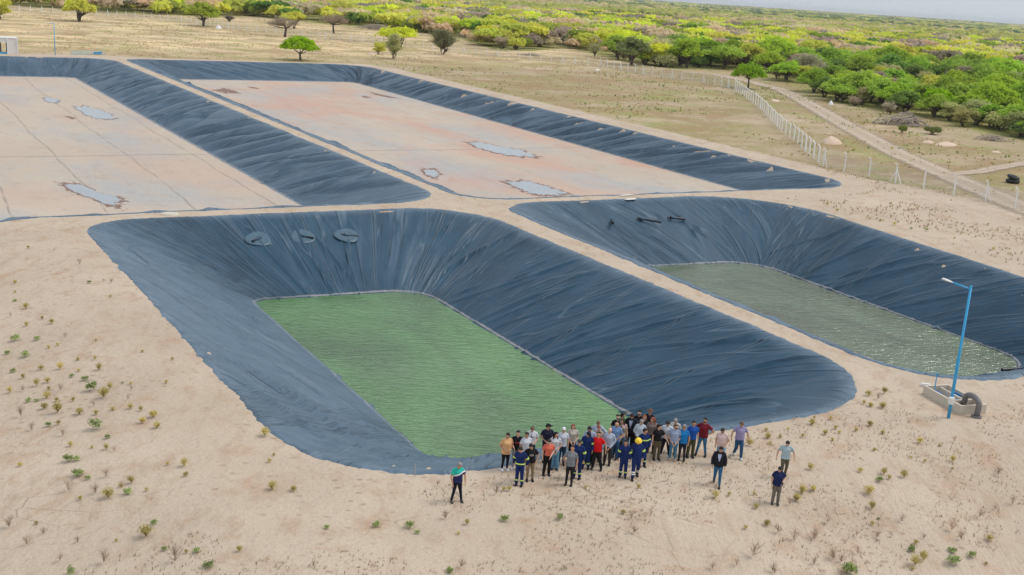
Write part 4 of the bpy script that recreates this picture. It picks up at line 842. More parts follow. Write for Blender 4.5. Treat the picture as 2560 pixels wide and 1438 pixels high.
# ---------------------------------------------------------------- inlet box
g0 = un(2306, 985, .0); g1 = un(2400, 1038, 0.0); ax = (g1-g0)[:2]; LX = np.linalg.norm(ax); ang = math.atan2(ax[1], ax[0]); zb = float(land(*((g0+g1)[:2]/2)))
o = link('inlet_box', None, loc=(g0[0], g0[1], zb), rot=(0, 0, ang), label='open concrete inlet box with compartments beside the blue lamp post', cat='concrete box')
m = MB(); Wd, Hh, th = 1.62, .50, .12; zc = (Hh-.5)/2; hz = Hh+.5
LX = 3.15
m.box((LX/2, th/2, zc), (LX, th, hz)); m.box((LX/2, Wd-th/2, zc), (LX, th, hz)); m.box((th/2, Wd/2, zc), (th, Wd-2*th, hz)); m.box((LX-th/2, Wd/2, zc), (th, Wd-2*th, hz))
link('wall', m.mesh('wall', M_CONC), parent=o)
m = MB(); m.box((1.15, Wd/2+.15, zc-.03), (1.9, .10, hz-.06)); link('partition', m.mesh('partition', M_CONC), parent=o)
m = MB(); m.box((2.16, Wd/2, zc-.03), (.10, Wd-2*th, hz-.06)); link('partition', m.mesh('partition', M_CONC), parent=o)
m = MB(); m.box((LX/2, Wd/2, -.25), (LX-2*th, Wd-2*th, .08)); link('floor', m.mesh('floor', M_CONC), parent=o)
for gx, gy in ((.50, .42), (.85, 1.33)):
    m = MB(); m.box((gx+.25, gy, .16), (.55, .04, .5)); gt = link('gate', m.mesh('gate', M_BLUED), parent=o)
    m = MB(); m.tube([(gx-.1, gy, .3), (gx-.1, gy, 1.3)], .028, 6); m.tube([(gx-.24, gy, 1.3), (gx+.04, gy, 1.3)], .025, 6); link('spindle', m.mesh('spindle', M_BLUE), parent=gt)
m = MB(); m.box((1.75, .72, .14), (.6, .5, .06), .3); link('gate', m.mesh('gate', M_BLUED), parent=o)
o = link('elbow_pipe', None, loc=(g0[0], g0[1], zb), rot=(0, 0, ang), label='thick dark grey pipe elbow curving out of the concrete box into the sand', cat='pipe')
P = [(2.35, .75, .30), (2.55, .75, .62)]+[(2.95+.42*math.sin(t), .75-.03*t, .62+.42*(math.cos(t))) for t in np.linspace(-.75, 1.45, 9)]+[(3.42, .68, .3), (3.44, .66, -.1)]
P = [(2.30, .80, .18), (2.42, .79, .48)]+[(3.02-.56*math.cos(t), .74, .62+.36*math.sin(t)) for t in np.linspace(.2, math.pi, 11)]+[(3.58, .72, .40), (3.58, .7, .02)]
m = MB(); m.tube(P, .15, 16); link('pipe', m.mesh('pipe', M_PVC, True), parent=o); m = MB(); m.tube([(3.58, .7, .02), (3.58, .7, .10)], .27, 18); link('flange', m.mesh('flange', M_PVC), parent=o)
g = G(2314, 967); m = MB(); m.box((0, 0, .09), (.52, .2, .16)); m.box((0, 0, .18), (.44, .14, .03)); o = link('white_block', m.mesh('white_block', M_WHITE), loc=tuple(g), rot=(0, 0, -.75), label='small white block lying on the sand beside the concrete box', cat='block')

# ---------------------------------------------------------------- pipes through the liners
def pipe(px, py, z, yaw, L, key, label, r=.11, patch=False, drop=-.1):
    p = un(px, py, z); p = p+np.array([0, -.04, .11])*(1 if patch else .5); o = link('inlet_pipe', None, loc=tuple(p), label=label, cat='pipe', group='pipes through the '+key)
    d = np.array([math.cos(yaw), math.sin(yaw), drop]); m = MB(); m.tube([-d*.5, d*L], r, 12, cap=False); m.tube([d*L*.995, d*.2], r*.8, 12, cap=False); link('pipe', m.mesh('pipe', M_BLK, True), parent=o)
    m = MB(); m.tube([-d*.2, d*.1, d*.28], [r*1.9, r*1.35, r*1.08], 12, cap=False); link('boot', m.mesh('boot', M_LIN, True), parent=o)
    if patch:
        n = np.array([0, -.418, .908]); e1 = np.array([1, 0, 0.]); e2 = np.cross(n, e1); V = [(0, 0, 0)]; F = []; R_ = 32; rg = np.random.RandomState(int(px))
        for rr, hh in ((.45, .03), (.78, .025), (.9, .02), (.95, -.02)):
            for k in range(R_): t = 2*math.pi*k/R_; w_ = 1+.07*math.sin(3*t+px)+.03*rg.rand(); V.append(tuple((e1*math.cos(t)*1.1+e2*math.sin(t))*rr*w_+n*(hh+.02*rg.rand())))
        F = [(0, 1+k, 1+(k+1) % R_) for k in range(R_)]+[(1+j*R_+k, 1+(j+1)*R_+k, 1+(j+1)*R_+(k+1) % R_, 1+j*R_+(k+1) % R_) for j in range(3) for k in range(R_)]
        me = bpy.data.meshes.new('patch'); me.from_pydata(V, [], F); me.materials.append(M_PATCH); me.polygons.foreach_set('use_smooth', np.ones(len(F), bool)); link('patch', me, parent=o)
M_PATCH = plain('liner_patch', (.052, .105, .145), .42, .25, 3, bump=.5)
pipe(645, 600, -1.42, R(215), .75, 'back liner of the green pond', 'left of three black pipes in round patches above the green water', .10, True)
pipe(757, 594, -1.42, R(-28), .9, 'back liner of the green pond', 'middle of three black pipes in round patches above the green water', .10, True)
pipe(866, 591, -1.42, R(-12), 1.0, 'back liner of the green pond', 'right of three black pipes in round patches above the green water', .10, True)
pipe(1531, 553, -1.35, R(240), .8, 'back liner of the olive pond', 'short leftmost black pipe on the liner above the olive water', .11)
pipe(1605, 549, -1.35, R(-32), 1.9, 'back liner of the olive pond', 'long slanting black pipe on the liner above the olive water', .11)
pipe(1680, 546, -1.35, R(-10), 1.5, 'back liner of the olive pond', 'level rightmost black pipe on the liner above the olive water', .11)
pipe(2556, 922, -4.35, R(170), 1.9, 'front corner of the olive pond', 'black pipe lying at the waterline in the near corner of the olive pond', .12, False, -.02)
for px, lb_ in ((565, 'left of three small black pipes on the far wall of the reddish basin'), (627, 'middle of three small black pipes on the far wall of the reddish basin'), (692, 'right of three small black pipes on the far wall of the reddish basin')): pipe(px, 179, -1.9, R(-5), 2.0, 'far wall of the reddish basin', lb_, .17, False, 0)

# ---------------------------------------------------------------- odds and ends
g = G(2531, 458); o = link('old_tyre', None, loc=(g[0], g[1], g[2]+.02), rot=(0, 0, 2.0), label='old black tyre lying in the grass beyond the dirt road', cat='tyre')
def ring(m, R_, r_, z0, tilt=0, n=28, k=12, groove=True):
    V = []; F = []
    for i in range(n):
        a = 2*math.pi*i/n
        for j in range(k):
            b = 2*math.pi*j/k; rr = R_+r_*1.15*math.cos(b)*(1-.08*(i % 2)*(math.cos(b) > .5)); z = z0+r_*.95*math.sin(b); V.append((rr*math.cos(a), rr*math.sin(a), z+rr*math.cos(a)*tilt))
    F = [(i*k+j, i*k+(j+1) % k, ((i+1) % n)*k+(j+1) % k, ((i+1) % n)*k+j) for i in range(n) for j in range(k)]; m.add(V, F)
m = MB(); ring(m, .58, .27, .26); link('tyre', m.mesh('tyre', M_RUB, True), parent=o); m = MB(); ring(m, .52, .24, .74, .22); link('tyre', m.mesh('tyre', M_RUB, True), parent=o)
def heap(px, py, wx, wy, h, rz, name, label, mat=M_SAND):
    g = G(px, py); n = 22; V = []; F = []
    for i in range(n+1):
        for j in range(n+1):
            x = (i/n*2-1); y = (j/n*2-1); r = math.hypot(x, y); z = h*max(0, 1-r**1.6)*(.75+.5*float(fbm(x*2.2+px, y*2.2, 3)))-.12*(r > .85); V.append((x*wx/2, y*wy/2, z))
    F = [(i*(n+1)+j, (i+1)*(n+1)+j, (i+1)*(n+1)+j+1, i*(n+1)+j+1) for i in range(n) for j in range(n)]; m = MB(); m.add(V, F)
    link(name, m.mesh(name, mat, True), loc=(g[0], g[1], g[2]-.03), rot=(0, 0, rz), label=label, cat='heap')
heap(2078, 358, 4.6, 3.4, 1.15, .4, 'sand_mound', 'pale sand mound between the fence and the dirt road')
heap(2365, 363, 6.2, 3.0, .55, .2, 'sand_mound', 'long low patch of white sand right of the dirt road')
heap(2320, 357, 3.0, 2.0, .4, .2, 'sand_mound', 'small low patch of white sand above the long one, right of the dirt road')
heap(2490, 381, 2.4, 1.5, .3, .2, 'sand_mound', 'smallest white sand patch above the tyre, at the far right')
heap(930, 136, 3.2, 3, .7, .2, 'sand_mound', 'pale earth mound at the foot of the olive-grey shrub')
heap(1494, 176, 2.0, 1.2, .45, .2, 'white_rubble', 'white lump of rubble inside the fence, upper centre', M_WHITE)
heap(546, 72, 2.6, 1.6, 1.3, .2, 'white_rubble', 'white block at the foot of the far fence, upper left', M_WHITE)
heap(2077, 262, 1.6, 1.2, .9, .2, 'white_rubble', 'small white lump at the edge of the scrub beside the dirt road', M_WHITE)
heap(1938, 252, 6.0, 2.4, .35, .9, 'sand_mound', 'flat pale sand patch left of the road bend')
def brush(px, py, W, H, n, name, label, col, thick=.05, sd=1):
    r = np.random.RandomState(sd); g = G(px, py); m = MB()
    for i in range(n):
        a = r.normal()*.5+.2; x, y = r.normal()*W*.2, r.normal()*W*.10; L = r.uniform(.25, .55)*W; zt = H*r.uniform(.15, 1)*math.exp(-(x/W*2.2)**2); d = np.array([math.cos(a), math.sin(a)*.6])*r.choice([-1, 1])
        P = [(x+d[0]*L*(t-.5), y+d[1]*L*(t-.5), max(.02, zt*(1-.9*(2*t-1)**2)+r.normal()*.06)) for t in np.linspace(0, 1, 5)]; th = thick*r.uniform(.4, 1.3); m.tube(P, [th, th*.9, th*.7, th*.5, th*.25], 5)
    link(name, m.mesh(name, M_DRYB, True), loc=(g[0], g[1], g[2]), rot=(0, 0, -.53), label=label, cat='brush pile')
brush(2260, 314, 10.5, 2.6, 64, 'brush_pile', 'large arched pile of dead grey branches at the edge of the scrub', 0, .10, 1)
brush(1195, 95, 16, 3.0, 120, 'brush_pile', 'grey pile of cut branches behind the far fence, upper centre', 0, .1, 2)
brush(1400, 112, 14, 3.0, 110, 'brush_pile', 'pale grey pile of dead branches behind the fence in front of lime green bushes', 0, .1, 3)
brush(940, 74, 16, 2.4, 90, 'brush_pile', 'low pile of dead branches behind the far fence beside the dark green tree', 0, .1, 4)
brush(1330, 140, 9, .9, 50, 'brush_pile', 'flat scatter of dead branches along the fence line', 0, .06, 5)
brush(2480, 352, 6, 1.2, 60, 'brush_pile', 'low tangle of twigs under the thin-leaved tree at the right edge', 0, .05, 6)
# building at the left edge
bx = un(45, 136)[:2]; o = link('concrete_shelter', None, loc=(bx[0]-3.4, bx[1]+.2, 0), label='pale walled concrete shelter with a doorway at the left edge behind the basin', cat='building')
m = MB(); m.box((2.35, 0, 1.65), (1.9, .2, 3.3)); m.box((.1, 0, 2.85), (2.6, .2, .9)); m.box((-2.1, 0, 1.65), (1.8, .2, 3.3)); m.box((3.2, 2.0, 1.65), (.2, 3.8, 3.3)); m.box((-2.9, 2.0, 1.65), (.2, 3.8, 3.3)); m.box((-1.1, 4.0, 1.65), (3.4, .2, 3.3)); m.box((2.3, 4.0, 1.65), (1.6, .2, 3.3)); link('wall', m.mesh('wall', M_WALL), parent=o)
m = MB(); m.box((.15, 2, 3.36), (6.7, 4.4, .14)); link('roof', m.mesh('roof', M_WALL), parent=o)
for x_ in (3.32, 1.42): m = MB(); m.box((x_, -.12, 1.65), (.28, .26, 3.34)); link('pillar', m.mesh('pillar', M_WHITE), parent=o)
m = MB(); m.box((.1, -.02, .2), (2.3, .1, .4)); link('door_sill', m.mesh('door_sill', M_BLUE), parent=o)
# blue steel frame lying by the far rim
a, b = un(182, 137)[:2], un(263, 137)[:2]; o = link('steel_frame', None, loc=(a[0], a[1], 0), rot=(0, 0, math.atan2((b-a)[1], (b-a)[0])), label='low pale blue steel frame on the far rim between the two empty basins', cat='steel frame')
L = np.linalg.norm(b-a); m = MB()
for y_, z_ in ((0, .12), (0, .62), (.9, .12), (.9, .62)): m.tube([(0, y_, z_), (L, y_, z_)], .05, 5)
for t in np.linspace(0, L, 9): m.tube([(t, 0, 0), (t, 0, .62)], .04, 5); m.tube([(t, 0, .62), (t, .9, .62)], .04, 5); m.tube([(t, .9, 0), (t, .9, .62)], .04, 5)
link('rails', m.mesh('rails', plain('faded_blue', (.30, .48, .56), .6, .1)), parent=o); m = MB(); m.box((L*.8, .4, .35), (1.6, .7, .5)); link('tank', m.mesh('tank', M_BLUE), parent=o)
# manhole-like rings on the sand crest and litter, ragged holes of sand over the liner edge
def flake(px, py, w_, h_, rz, label, mat=M_TORN, name='torn_sheet', z=.05):
    g = un(px, py, z); r = np.random.RandomState(int(px+py)); n = 18; V = [(0, 0, .03)]+[(w_/2*math.cos(t)*(1+.5*r.rand()), h_/2*math.sin(t)*(1+.5*r.rand()), .015*r.rand()) for t in np.arange(n)/n*2*math.pi]; m = MB(); m.add(V, [(0, 1+k, 1+(k+1) % n) for k in range(n)])
    link(name, m.mesh(name, mat), loc=tuple(g), rot=(0, 0, rz), label=label, cat='debris')
flake(1576, 498, 1.3, .6, .3, 'crumpled white sheet on the crest behind the olive pond'); flake(1567, 488, 1.4, .5, .1, 'white scrap on the crest in front of the reddish basin')
g = G(425, 536); m = MB(); m.tube([(0, 0, -.02), (0, 0, .08)], [.75, .7], 20); m.tube([(0, 0, .07), (0, 0, .10)], .5, 20); link('manhole', m.mesh('manhole', M_CONC), loc=tuple(g), label='round concrete manhole on the crest between the left basin and the green pond', cat='manhole')
# stake at the front rim
g = G(1037, 1192); m = MB(); m.tube([(0, 0, -.1), (.01, 0, .3), (0, .01, .62)], [.018, .016, .012], 5); link('stake', m.mesh('stake', M_DRYB), loc=tuple(g), label='thin stake standing in the sand by the front rim left of the lone man', cat='stake')
# floating litter

# ---------------------------------------------------------------- people
M_SKIN = objcol('skin', .6, .06, 30); M_CLOTH = objcol('cloth', .85, .38, 7, .25, .9); M_HAIR = objcol('hair', .65, .2, 40); M_SHOE = objcol('shoe', .6, .15, 30)
M_EYE = plain('eye', (.03, .02, .02), .3); M_LIP = plain('lip', (.38, .14, .11), .5); M_BAND = plain('reflective_yellow', (.62, .85, .18), .4, .1); M_BANDW = plain('reflective_white', (.82, .84, .80), .35, .05)
M_LENS = plain('dark_lens', (.01, .01, .012), .15); M_HELM = plain('helmet_yellow', (.90, .62, .02), .35, .05)
def remesh(me, voxel, name, mat, smooth=2):
    o = bpy.data.objects.new('tmp', me); COL.objects.link(o); md = o.modifiers.new('r', 'REMESH'); md.mode = 'VOXEL'; md.voxel_size = voxel; md.use_smooth_shade = True
    if smooth: s = o.modifiers.new('s', 'SMOOTH'); s.factor = .5; s.iterations = smooth
    dg = bpy.context.evaluated_depsgraph_get(); ev = o.evaluated_get(dg); out = bpy.data.meshes.new_from_object(ev); out.name = name
    bpy.data.objects.remove(o); out.materials.clear(); out.materials.append(mat); return out
ARM = {'down': ((.240, .03, 1.14), (.250, -.05, .89)), 'clasp': ((.245, .05, 1.15), (.055, -.215, .97)), 'low': ((.240, .04, 1.14), (.06, -.19, .88)), 'pocket': ((.31, .07, 1.15), (.215, -.03, .93)), 'hip': ((.39, .08, 1.17), (.20, -.03, 1.02)),
       'phone': ((.24, .03, 1.16), (.14, -.28, 1.10)), 'fwd': ((.27, -.06, 1.14), (.26, -.20, .92)), 'back': ((.27, .12, 1.16), (.27, .16, .91)), 'reach': ((.30, -.05, 1.17), (.42, -.25, 1.00)), 'out': ((.32, .05, 1.16), (.37, -.02, .92)), 'up': ((.30, -.12, 1.26), (.42, -.30, 1.38))}
LEG = {'stand': (((.10, -.01, .50), (.115, .03, .085)), ((-.10, -.01, .50), (-.115, .03, .085))), 'wide': (((.13, -.01, .50), (.20, .03, .085)), ((-.13, -.01, .50), (-.20, .03, .085))),
       'walk': (((.10, -.17, .51), (.11, -.24, .085)), ((-.10, -.02, .48), (-.11, .27, .12))), 'step': (((.10, -.03, .49), (.10, .20, .11)), ((-.10, -.17, .51), (-.12, -.22, .085))), 'cross': (((.08, -.06, .50), (.04, -.03, .085)), ((-.10, .02, .50), (-.13, .08, .085)))}
HEAD = {'front': (0, 0), 'down': (.55, 0), 'left': (.1, .8), 'right': (.1, -.8), 'downl': (.45, .5), 'downr': (.45, -.5), 'up': (-.25, 0)}
def Rx(a): c, s = math.cos(a), math.sin(a); return np.array([[1, 0, 0], [0, c, -s], [0, s, c]])
def Rz(a): c, s = math.cos(a), math.sin(a); return np.array([[c, -s, 0], [s, c, 0], [0, 0, 1]])
def headframe(h):
    p, y = HEAD[h]; Rm = Rz(y)@Rx(p); nb = np.array([0, .0, 1.49]); return Rm, nb
def hp(h, q):
    Rm, nb = headframe(h); return Rm@(np.array(q, float)-nb)+nb
TORSO = lambda b, fem: ([(0, .01, .90), (0, .01, .99), (0, .0, 1.10), (0, -.005, 1.22), (0, -.005, 1.33), (0, .005, 1.41), (0, .01, 1.455)],
    [.165, .165, .145, .155, .172, .165, .10], [(1.0+b*.25, .66+b*.42), (.98+b*.35, .66+b*.65), (.97+b*.55, .68+b*.85) if not fem else (.86+b*.6, .66+b*.7), (1.0+b*.35, .72+b*.6), (1.02+b*.15, .72+b*.3+.06*fem), (1.02, .60), (.85, .7)])
def limb(m, P, r, n=12, infl=0): m.tube(P, [x+infl for x in r], n); m.ball(P[0], r[0]+infl, 10, 7); m.ball(P[-1], r[-1]+infl, 10, 7)
def hand(m, wr, el, side):
    d = np.array(wr)-np.array(el); d = d/np.linalg.norm(d); d = d*.85+np.array([0, 0, -.35]); d /= np.linalg.norm(d); x = np.array([-side*.3, -1, 0.]); x = x-d*(x@d); x /= np.linalg.norm(x); nrm = np.cross(d, x)*side; w_ = np.array(wr)
    m.tube([w_, w_+d*.04, w_+d*.09], [.026, .036, .036], 10, flat=(1, .5), ref=tuple(nrm)); curl = nrm*-1 if (nrm@np.array([-side, 0, 0])) < 0 else nrm
    for i, L in enumerate((.068, .078, .072, .056)):
        a = w_+d*.088+x*(.028-.019*i); b = a+d*L*.55+curl*.006; c = b+d*L*.42+curl*.022; m.tube([a-d*.02, a, b, c], [.0105, .0105, .0100, .0085], 6)
    a = w_+d*.03+x*.030; m.tube([a, a+x*.028+d*.026, a+x*.034+d*.058+curl*.01], [.013, .012, .010], 6)
CACHE = {}
def body(arms, legs, head, b, fem):
    k = ('b', arms, legs, head, b, fem)
    if k in CACHE: return CACHE[k]
    m = MB(); P, r, f = TORSO(b, fem); m.tube(P, [x*.96 for x in r], 18, flat=f)
    m.tube([(0, .012, 1.42), hp(head, (0, .008, 1.50)), hp(head, (0, .0, 1.56))], [.074, .062, .060], 12)
    Rm, nb = headframe(head); H = lambda q: hp(head, q)
    m.ball(H((0, .005, 1.652)), (.081, .100, .100), 16, 12, rot=Rm); m.ball(H((0, -.022, 1.592)), (.058, .066, .062), 14, 9, rot=Rm)     # cranium, jaw
    m.tube([H((0, -.086, 1.665)), H((0, -.108, 1.625)), H((0, -.090, 1.612))], [.010, .016, .012], 8); m.ball(H((0, -.070, 1.553)), (.022, .018, .016), 8, 6)
    for s in (-1, 1): m.ball(H((s*.079, .008, 1.635)), (.012, .020, .030), 8, 6, rot=Rm); m.ball(H((s*.034, -.070, 1.672)), (.028, .018, .010), 8, 6, rot=Rm)
    for i, s in enumerate((1, -1)):
        el, wr = ARM[arms[i]]; el = np.array(el)*[s, 1, 1]; wr = np.array(wr)*[s, 1, 1]; el[0] += s*b*.05; sh = np.array([s*.172, .005, 1.400]); m.tube([(0, .012, 1.45), (s*.07, .012, 1.445), sh], [.05, .048, .044], 10); limb(m, [sh, (sh+el)/2+[s*.006, 0, 0], el], [.050, .046+b*.02, .038]); limb(m, [el, el+(wr-el)*.35, wr], [.040, .040, .027]); hand(m, wr, el, s)
        kn, an = LEG[legs][i]; hip = np.array([s*.088, .01, .90]); limb(m, [hip, hip+(np.array(kn)-hip)*.5, kn], [.088, .070+b*.012, .052]); limb(m, [kn, np.array(kn)+(np.array(an)-np.array(kn))*.35+[0, .012, 0], an], [.055, .056, .038]); m.tube([(an[0], an[1]+.04, an[2]-.05), (an[0], an[1]-.05, an[2]-.045), (an[0]+s*.01, an[1]-.15, an[2]-.06)], [.032, .036, .025], 10)
    me = remesh(m.mesh('x'), .0105, 'body', M_SKIN, 1)
    e = MB()
    for s in (-1, 1): e.ball(H((s*.033, -.0835, 1.655)), (.014, .009, .008), 8, 6, rot=Rm)
    e.tube([H((-.024, -.081, 1.588)), H((0, -.089, 1.586)), H((.024, -.081, 1.588))], .0065, 6, mi=1); e = e.mesh('e')
    import bmesh
    bm = bmesh.new(); bm.from_mesh(me); n0 = len(bm.faces); bm.from_mesh(e); bm.faces.ensure_lookup_table(); mi = [p.material_index for p in e.polygons]
    for j, f_ in enumerate(bm.faces[n0:]): f_.material_index = 1+mi[j]
    bm.to_mesh(me); bm.free(); me.materials.append(M_EYE); me.materials.append(M_LIP); CACHE[k] = me; return me
def shirt(arms, b, fem, sleeve, hem, infl=.014):
    k = ('s', arms, b, fem, sleeve, hem, infl)
    if k in CACHE: return CACHE[k]
    m = MB(); P, r, f = TORSO(b, fem); P = list(P); r = list(r); f = list(f); P = [(0, .01, hem)]+[p for p in P if p[2] > hem+.03]; n = len(P)-1; r = [r[-n]*1.03]+r[-n:]; f = [f[-n]]+f[-n:]
    m.tube(P, [x+infl for x in r], 22, flat=[(a, c*1.0+.02) for a, c in f])
    for i, s in enumerate((1, -1)):
        el, wr = ARM[arms[i]]; el = np.array(el)*[s, 1, 1]; wr = np.array(wr)*[s, 1, 1]; el[0] += s*b*.05; sh = np.array([s*.172, .005, 1.405]); g = infl+.006
        if sleeve == 'short': e = sh+(el-sh)*.62; m.tube([(0, .012, 1.447), (s*.07, .012, 1.445), sh], [.048+g, .050+g, .050+g], 14); m.ball(sh, .051+g, 12, 8); m.tube([sh, (sh+e)/2, e], [.050+g, .053+g, .060+g], 14)
        else: w2 = wr+(el-wr)*.05; m.tube([(0, .012, 1.447), (s*.07, .012, 1.445), sh], [.048+g, .050+g, .050+g], 14); m.ball(sh, .051+g, 12, 8); m.tube([sh, (sh+el)/2, el], [.050+g, .050+g, .046+g], 14); m.ball(el, .047+g); m.tube([el, (el+w2)/2, w2], [.047+g, .044+g, .036+g], 14)
    me = remesh(m.mesh('x'), .013, 'shirt', M_CLOTH, 2); CACHE[k] = me; return me
def trousers(legs, b, fem, cut, top=.99):
    k = ('t', legs, b, fem, cut, top)
    if k in CACHE: return CACHE[k]
    m = MB(); P, r, f = TORSO(b, fem); m.tube([(0, .01, .86), (0, .01, .92), (0, .01, top)], [.165, .172, .158], 22, flat=[(1.0+b*.2, .72+b*.3)]*3)
    for i, s in enumerate((1, -1)):
        kn, an = [np.array(v) for v in LEG[legs][i]]; hip = np.array([s*.085, .01, .89]); w_ = {'slim': (.100, .064, .050), 'reg': (.106, .078, .066), 'wide': (.112, .095, .115), 'tight': (.098, .062, .044)}[cut]
        m.tube([hip+[0, 0, .04], hip, hip+(kn-hip)*.5, kn], [w_[0], w_[0], (w_[0]+w_[1])/2+b*.02, w_[1]], 14); m.ball(kn, w_[1]); m.tube([kn, (kn+an)/2, an+[0, 0, -.015]], [w_[1], (w_[1]+w_[2])/2, w_[2]], 14)
    me = remesh(m.mesh('x'), .013, 'trousers', M_CLOTH, 2); CACHE[k] = me; return me
def shoes(legs, i):
    k = ('sh', legs, i)
    if k in CACHE: return CACHE[k]
    s = (1, -1)[i]; an = np.array(LEG[legs][i][1]); m = MB(); z = an[2]-.085; m.tube([(an[0], an[1]+.075, z+.035), (an[0], an[1]+.05, z+.05), (an[0], an[1]-.03, z+.058), (an[0]+s*.008, an[1]-.12, z+.040), (an[0]+s*.012, an[1]-.19, z+.032), (an[0]+s*.012, an[1]-.205, z+.028)], [.02, .043, .045, .047, .036, .015], 12, flat=(1, .95), ref=(0, 0, 1)); m.tube([(an[0], an[1]+.01, z+.05), (an[0], an[1]+.005, z+.12)], [.046, .044], 12)
    m.box((an[0]+s*.006, an[1]-.06, z+.008), (.088, .26, .022)); me = m.mesh('shoe', M_SHOE, True); CACHE[k] = me; return me
def hair(head, style):
    k = ('h', head, style)
    if k in CACHE: return CACHE[k]
    Rm, nb = headframe(head); H = lambda q: hp(head, q); m = MB(); rg = np.random.RandomState(3)
    if style == 'bald': m.ball(H((0, .050, 1.625)), (.080, .060, .035), 14, 8, rot=Rm)
    else:
        m.ball(H((0, .022, 1.672)), (.092, .098, .096), 18, 12, rot=Rm); m.ball(H((0, .045, 1.63)), (.084, .072, .075), 14, 9, rot=Rm); m.ball(H((.01, -.045, 1.728)), (.066, .050, .034), 12, 8, rot=Rm)
    if style == 'long':
        m.tube([H((0, .05, 1.68)), H((0, .085, 1.58)), (0, .105, 1.44), (0, .10, 1.33)], [.085, .085, .075, .035], 14, flat=(1.15, .5), ref=(0, 1, 0))
        for s in (-1, 1): m.tube([H((s*.07, .0, 1.68)), H((s*.085, .01, 1.60)), (s*.10, -.03, 1.47), (s*.10, -.075, 1.36)], [.03, .035, .035, .018], 10)
    if style == 'bob':
        m.tube([H((0, .04, 1.70)), H((0, .07, 1.60)), H((0, .07, 1.50))], [.09, .105, .07], 14, flat=(1.1, .6), ref=(0, 1, 0))
        for j in range(26): t = rg.uniform(-.3, math.pi+.3); m.ball(H((.095*math.cos(t), .02+.09*math.sin(t), rg.uniform(1.50, 1.72))), rg.uniform(.024, .036), 8, 6)
    if style == 'tail': m.ball(H((0, .10, 1.71)), .035, 10, 8); m.tube([H((0, .10, 1.70)), H((.02, .13, 1.58)), (.06, .11, 1.42), (.09, .02, 1.34)], [.03, .034, .03, .012], 10)
    me = m.mesh('hair', M_HAIR, True)
    if style not in ('bald',): me = remesh(me, .012, 'hair', M_HAIR, 1)
    CACHE[k] = me; return me
def acc(kind, head):
    k = (kind, head)
    if k in CACHE: return CACHE[k]
    Rm, nb = headframe(head); H = lambda q: hp(head, q); m = MB()
    if kind == 'cap': m.ball(H((0, .012, 1.690)), (.094, .104, .078), 18, 10, rot=Rm); P = [H((0, -.06, 1.706)), H((0, -.12, 1.704)), H((0, -.165, 1.690))]; m.tube(P, [.078, .072, .045], 14, flat=(1, .09), ref=tuple(Rm@[0, 0, 1])); mt = M_CLOTH
    if kind == 'hat': m.ball(H((0, .010, 1.71)), (.092, .102, .070), 18, 10, rot=Rm); m.tube([H((0, .01, 1.695)), H((0, .01, 1.703))], [.155, .150], 24, ref=tuple(Rm@[0, 1, 0])); mt = M_CLOTH
    if kind == 'helmet': m.ball(H((0, .012, 1.715)), (.116, .130, .098), 20, 12, rot=Rm); m.tube([H((0, -.005, 1.700)), H((0, -.005, 1.712))], [.142, .138], 24, ref=tuple(Rm@[0, 1, 0])); mt = M_HELM
    if kind == 'glasses':
        for s in (-1, 1): m.ball(H((s*.034, -.092, 1.655)), (.028, .008, .019), 10, 6, rot=Rm); m.tube([H((s*.06, -.088, 1.66)), H((s*.082, .0, 1.655))], .005, 5)
        m.tube([H((-.01, -.097, 1.66)), H((.01, -.097, 1.66))], .005, 5); mt = M_LENS
    if kind == 'beard': m.ball(H((0, -.040, 1.572)), (.062, .060, .042), 14, 9, rot=Rm); m.tube([H((-.03, -.088, 1.600)), H((0, -.096, 1.603)), H((.03, -.088, 1.600))], .009, 6); mt = M_HAIR
    me = m.mesh(kind, mt, True); CACHE[k] = me; return me
SK = {'l': (.62, .37, .26), 'm': (.50, .28, .18), 'd': (.34, .18, .11), 'p': (.70, .44, .34)}
HC = {'blk': (.012, .010, .010), 'brn': (.055, .030, .018), 'gry': (.30, .29, .28), 'wht': (.60, .58, .55), 'red': (.26, .075, .03), 'lbr': (.14, .08, .045), 'dbr': (.03, .018, .012)}
BLK = (.010, .010, .012); NAVY = (.012, .022, .075); WORK = (.008, .028, .135); JEAN = (.035, .12, .24); LJEAN = (.16, .34, .50); DJEAN = (.018, .045, .095); WHT = (.74, .76, .80); KHA = (.32, .23, .12); GRYC = (.26, .28, .29)
def band(p0, p1, r0, r1, t, wd=.055, mat=None):
    p0, p1 = np.array(p0, float), np.array(p1, float); d = (p1-p0)/np.linalg.norm(p1-p0); c = p0+(p1-p0)*t; r = r0+(r1-r0)*t; m = MB(); m.tube([c-d*wd/2, c+d*wd/2], r, 16, cap=False); return m.mesh('reflective_band', mat or M_BAND, True)
def m_polo():
    t = NT('striped_polo'); v = t.n('ShaderNodeTexCoord').outputs['Object']; s = t.n('ShaderNodeSeparateXYZ'); t.l(v, s.inputs[0])
    h = t.math('SUBTRACT', s.outputs[2], t.math('MULTIPLY', s.outputs[0], .42)); c = t.ramp(t.math('MULTIPLY', t.math('SUBTRACT', h, .9), 1.8), [(0, (.008, .014, .08)), (.60, (.75, .76, .80)), (.71, (.01, .42, .33))]); c.node.color_ramp.interpolation = 'CONSTANT'; t.base(c); t.rough(.85); return t.m
def m_print(name, cols):
    t = NT(name); v = t.n('ShaderNodeTexCoord').outputs['Object']; n = t.noise(t.mapv(v, (30, 1, 60)), 1.0, 2); k = len(cols); c = t.ramp(n, [(.35+.3*i/(k-1), c_) for i, c_ in enumerate(cols)]); c.node.color_ramp.interpolation = 'CONSTANT'; t.base(c); t.rough(.8); return t.m
M_POLO = m_polo()
